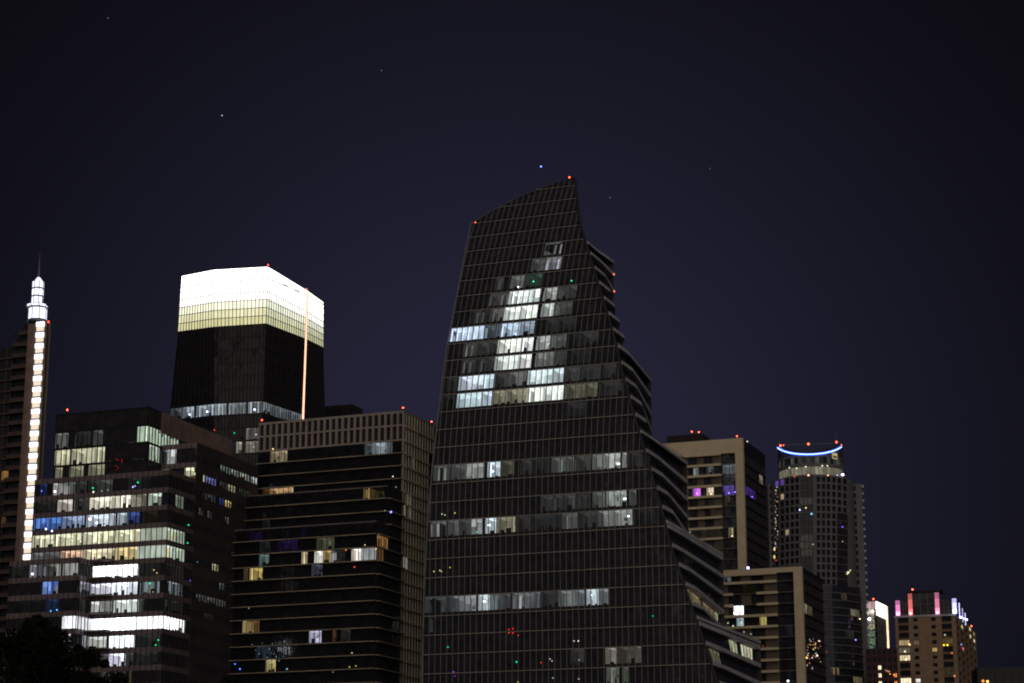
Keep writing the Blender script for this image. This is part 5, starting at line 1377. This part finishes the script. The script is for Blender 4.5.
# ================================================================== curved brown tower with a lit mast, far left
def mast_tower():
    fr = Frame(47, 322, 590, 20.5); zt = fr.z
    root = empty('mast_skyscraper', fr.w(-10, 8, 0), 'brown tower at the left edge with a strip of white lights rising to a spire', 'skyscraper')
    S = fr.front(0); SD = fr.side(0)
    X = lambda px, py: uv(S, px, py, (-5, zt))[0]
    Z = lambda px, py: uv(S, px, py, (-5, zt))[1]
    h = 3.25
    xr0 = X(47.5, 330); xa = X(36, 345); xb = X(44, 345); xwall = X(27, 345); xl = X(-18, 345)
    # solid walls either side of the light strip
    ztl = Z(30, 321)
    mb = MB(); z = zt; k = 0
    while z > .1:
        z2 = max(.02, z - h); mb.box(S, xb + .1, 0, z2 + .03, z, 0, 1.2, 'tower_concrete')
        if z < ztl: mb.box(S, xwall, xa - .1, z2 + .03, z, 0, 1.2, 'tower_concrete')
        z = z2
    mb.build('wall', None, root)
    mb = MB(); mb.box(S, xwall + .05, -.05, .02, min(zt, ztl) - .1, .05, 1.1, 'fin_dark'); mb.build('core', None, root)
    # balcony bays, sloping roofline
    k = 0; zrow = ztl - .5
    while zrow > 1:
        z1 = zrow; z0 = max(.02, z1 - h)
        left = xl
        # roof falls away to the left
        lim = X(25, 320)
        xcut = xl if k > 2 else (X(0, 333) if k == 2 else X(14, 326) if k == 1 else X(20, 323))
        lt = []
        for p0, p1, py, c in ((0, 5, 473, (.5, .26, .08)), (5, 9, 474, (.12, .07, .03)), (0, 3, 516, (.3, .18, .08)), (8, 12, 476, (.1, .05, .02))):
            zm = uv(S, (p0 + p1) / 2, py, (-12, zt - 30))
            if z0 < zm[1] < z1: a = uv(S, p0, py, zm)[0]; b = uv(S, p1, py, zm)[0]; lt.append((a, b, c, 'mess'))
        xm = X(13, 345)
        ribbon(root, fr.front(.6), z0, z1, min(xcut, xm), xm, lits=lt, bay=2.6, ledge='tower_dark', ledge_h=.5, ledge_out=.5, sp=.5, mull='tower_dark', mw=.3, md=.1, depth=3)
        ribbon(root, fr.front(1.2), z0, z1, max(xcut, xm) + .02, xwall, bay=5, ledge=None, sp=.4, mull='mullion_dark', depth=3)
        b = MB(); b.box(S, max(xcut, xm) + .02, xwall - .02, z0 - .15, z0 + 1.0, -.25, 1.0, 'tower_dark'); b.build('balcony', None, root)
        zrow = z0 if z0 > .1 else 0; k += 1
    # right return wall
    y1 = uv(SD, 50.5, 326, (8, zt))[0]
    mb = MB(); z = zt
    while z > .1: z2 = max(.02, z - h); mb.box(SD, 0, min(max(y1, 2), 7), z2 + .03, z, 0, .5, 'slab'); z = z2
    mb.build('side_wall', None, root)
    # the strip: one lit glass box per storey
    zs0 = Z(22, 566); zs1 = Z(38, 322); n = 22; p = (zs1 - zs0) / n
    xs0 = lambda z: xa + .15 ; xs1 = lambda z: xb - .15
    k = 0; z = zs1
    while z > 2:
        if k == 1 and False: pass
        zc = z - p; dark = False
        m = MB(); w0, w1 = xa + .1, xb - .1
        if not dark:
            m.box(S, w0, w1, zc + p * .52, z - .15, -.7, -.05, 'lamp', (1.6, 1.55, 1.8))
            m.box(S, w0 + .15, w1 - .15, zc + .25, zc + p * .52, -.6, -.06, 'lamp', (.95, .80, .62))
        m.box(S, w0 - .1, w1 + .1, zc, zc + .2, -.8, -.02, 'mullion')
        m.build('light_box', None, root); z -= p; k += 1
    # upper lantern stages and spire
    c = lambda px, py: fr.w(uv(fr.front(1.0), px, py, (-5, zt))[0], 1.0, 0)
    def stage(py0, py1, px0, px1, nn, tiers):
        P0 = c((px0 + px1) / 2, (py0 + py1) / 2); r = (px1 - px0) / 2 * .275
        z0, z1 = Z(38, py0), Z(38, py1); hh = (z1 - z0) / tiers
        for t in range(tiers):
            m = MB(); pts = [P0 + Vector((math.cos(q * math.pi / 4 + .39), math.sin(q * math.pi / 4 + .39), 0)) * r for q in range(8)]
            m.prism(pts, z0 + hh * t + .35, z0 + hh * (t + 1) - .12, 'lamp', (1.7, 1.75, 1.95) if t % 2 else (1.25, 1.3, 1.6))
            pts2 = [P0 + (q_ - P0) * 1.06 for q_ in pts]; m.prism(pts2, z0 + hh * t, z0 + hh * t + .35, 'mullion')
            for q_ in pts2: m.tube(Vector((q_.x, q_.y, z0 + hh * t)), Vector((q_.x, q_.y, z0 + hh * (t + 1))), .11, .11, 'mullion', n=5)
            m.build('light_box', None, root)
        return P0, z1, r
    stage(322, 307, 30, 47, 0, 1) if False else None
    stage(320, 307.5, 28.5, 47, 8, 1)
    stage(307.5, 303.5, 27, 47.5, 8, 1)
    P0, zt2, r = stage(303.5, 280.5, 32, 43.6, 8, 3)
    m = MB(); Pt = Vector((P0.x, P0.y, zt2)); m.tube(Pt, Pt + Vector((0, 0, 1.2)), r * .8, r * .25, 'lamp', (1.3, 1.3, 1.5)); m.build('lantern_cap', None, root)
    zs = Z(39.5, 252); m = MB(); m.tube(Pt + Vector((0, 0, 1.2)), Vector((P0.x, P0.y, zs)), .28, .06, 'mullion'); m.build('spire', None, root)
    # braces of the lantern collar
    m = MB()
    za, zb = Z(38, 320), Z(38, 303.5)
    for sx_ in (-1, 1):
        A = P0 + fr.u * sx_ * 2.9; m.tube(A + Vector((0, 0, za)), P0 + fr.u * sx_ * 1.4 + Vector((0, 0, zb + 3)), .12, .12, 'mullion')
    m.build('brace', None, root)
    for px, py, r in ((31, 319.5, .35), (48.5, 322.5, .42)):
        s, z = uv(fr.front(-.3), px, py, (-3, zt)); beacon(root, fr.w(s, -.3, z), r, (7, .25, .15))
    bk = lambda p: p * 1.024 - fr.u * .6
    wa, wb_, wc = fr.w(xwall, 1.25, 0), fr.w(-.3, 1.25, 0), fr.w(xl, 1.25, 0)
    plan_cap(root, [wa, wb_, bk(wb_), bk(wa)], ztl - .2)
    plan_cap(root, [wc, wa, bk(wa), bk(wc)], ztl - .5 - 3 * h)
    walls(root, [wb_, bk(wb_), bk(wc), wc], 0, ztl - 3 * h)
mast_tower()

# ================================================================== trees in front, lower left
def tree(px, py_top, D, width, label, seed, n=26, lean=0, trunk_r=.35):
    rd = random.Random(seed)
    top = at(px, py_top, D); H = top.z; base = Vector((top.x, top.y, 0))
    root = empty('tree', base, label, 'tree', 'dark trees along the bottom edge')
    tr = MB(); tr.tube(base, base + Vector((0, 0, H * .35)), trunk_r, trunk_r * .75, 'bark', n=10)
    tr.tube(base + Vector((0, 0, H * .35)), base + Vector((lean, 0, H * .8)), trunk_r * .75, .08, 'bark')
    lv = MB(); clumps = []
    for i in range(n):
        t = rd.random() ** .8; zz = H * (.42 + .50 * t)
        rr = width / 2 * (1 - (max(0, t - .25) / .75) ** 1.7 * .80) * (rd.random() ** .45)
        a = rd.uniform(0, 2 * math.pi)
        clumps.append((base + Vector((rr * math.cos(a), rr * math.sin(a), zz)), rd.uniform(.07, .13) * width + .25))
    clumps.append((base + Vector((0, 0, H - .7)), .7))
    for i in range(n // 2):
        a = rd.uniform(0, 2 * math.pi); t = rd.uniform(.15, 1); rr = width / 2 * (1.04 - max(0, t - .25) ** 1.5 * .95)
        clumps.append((base + Vector((rr * math.cos(a), rr * math.sin(a), H * (.42 + .52 * t))), rd.uniform(.2, .38)))
    for i, (c, r) in enumerate(clumps):
        if i % 2 == 0: tr.tube(base + Vector((0, 0, min(H * .6, c.z * .7))), c, .10, .03, 'bark', n=5)
        for _ in range(int(480 * r)):
            d = Vector((rd.gauss(0, 1), rd.gauss(0, 1), rd.gauss(0, 1))).normalized()
            p = c + d * r * (rd.random() ** .4) * Vector((1, 1, 1)).x
            p.z = c.z + (p.z - c.z) * .8
            s = rd.uniform(.07, .15)
            u = Vector((rd.gauss(0, 1), rd.gauss(0, 1), rd.gauss(0, 1))).normalized(); v = u.orthogonal().normalized()
            lv.quad([p - u * s, p - v * s * .5, p + u * s, p + v * s * .5], 'leaf')
    tr.build('trunk', None, root); lv.build('crown', None, root)
    return root
tree(38, 611, 105, 7.6, 'larger black tree silhouette in the bottom left corner', 4, 46)
tree(88, 643, 100, 3.6, 'mid-size black tree right beside the corner tree', 9, 22, trunk_r=.2)
tree(116, 668, 108, 2.6, 'small dark treetop under the bright lower windows of the office block', 12, 16, trunk_r=.15)
tree(232, 672, 112, 2.8, 'low dark treetop at the bottom, below the office block side wall', 15, 16, trunk_r=.15)

# ================================================================== stars
for px, py, r, c, lab in ((541, 166.5, 1.5, (.6, .9, 4.0), 'blue star just above the sail tower tip'), (222, 115.5, 1.2, (.5, .55, .7), 'faint white star high above the glowing crown'),
                       (610, 197.5, 1.1, (.10, .12, .16), 'very faint star right of the sail tower tip'), (710, 168.5, 1.1, (.10, .10, .14), 'very faint star alone in the right sky'),
                       (381.5, 70.5, 1.1, (.14, .14, .2), 'faint star in the upper middle sky'), (108, 18, 1.2, (.12, .12, .16), 'faint star in the top left sky')):
    P = at(px, py, 3000); m = MB(); m.ball((0, 0, 0), r * .85, 'lamp', c); o = m.build('star'); o.location = P
    tag(o, lab, 'star', 'stars in the night sky')
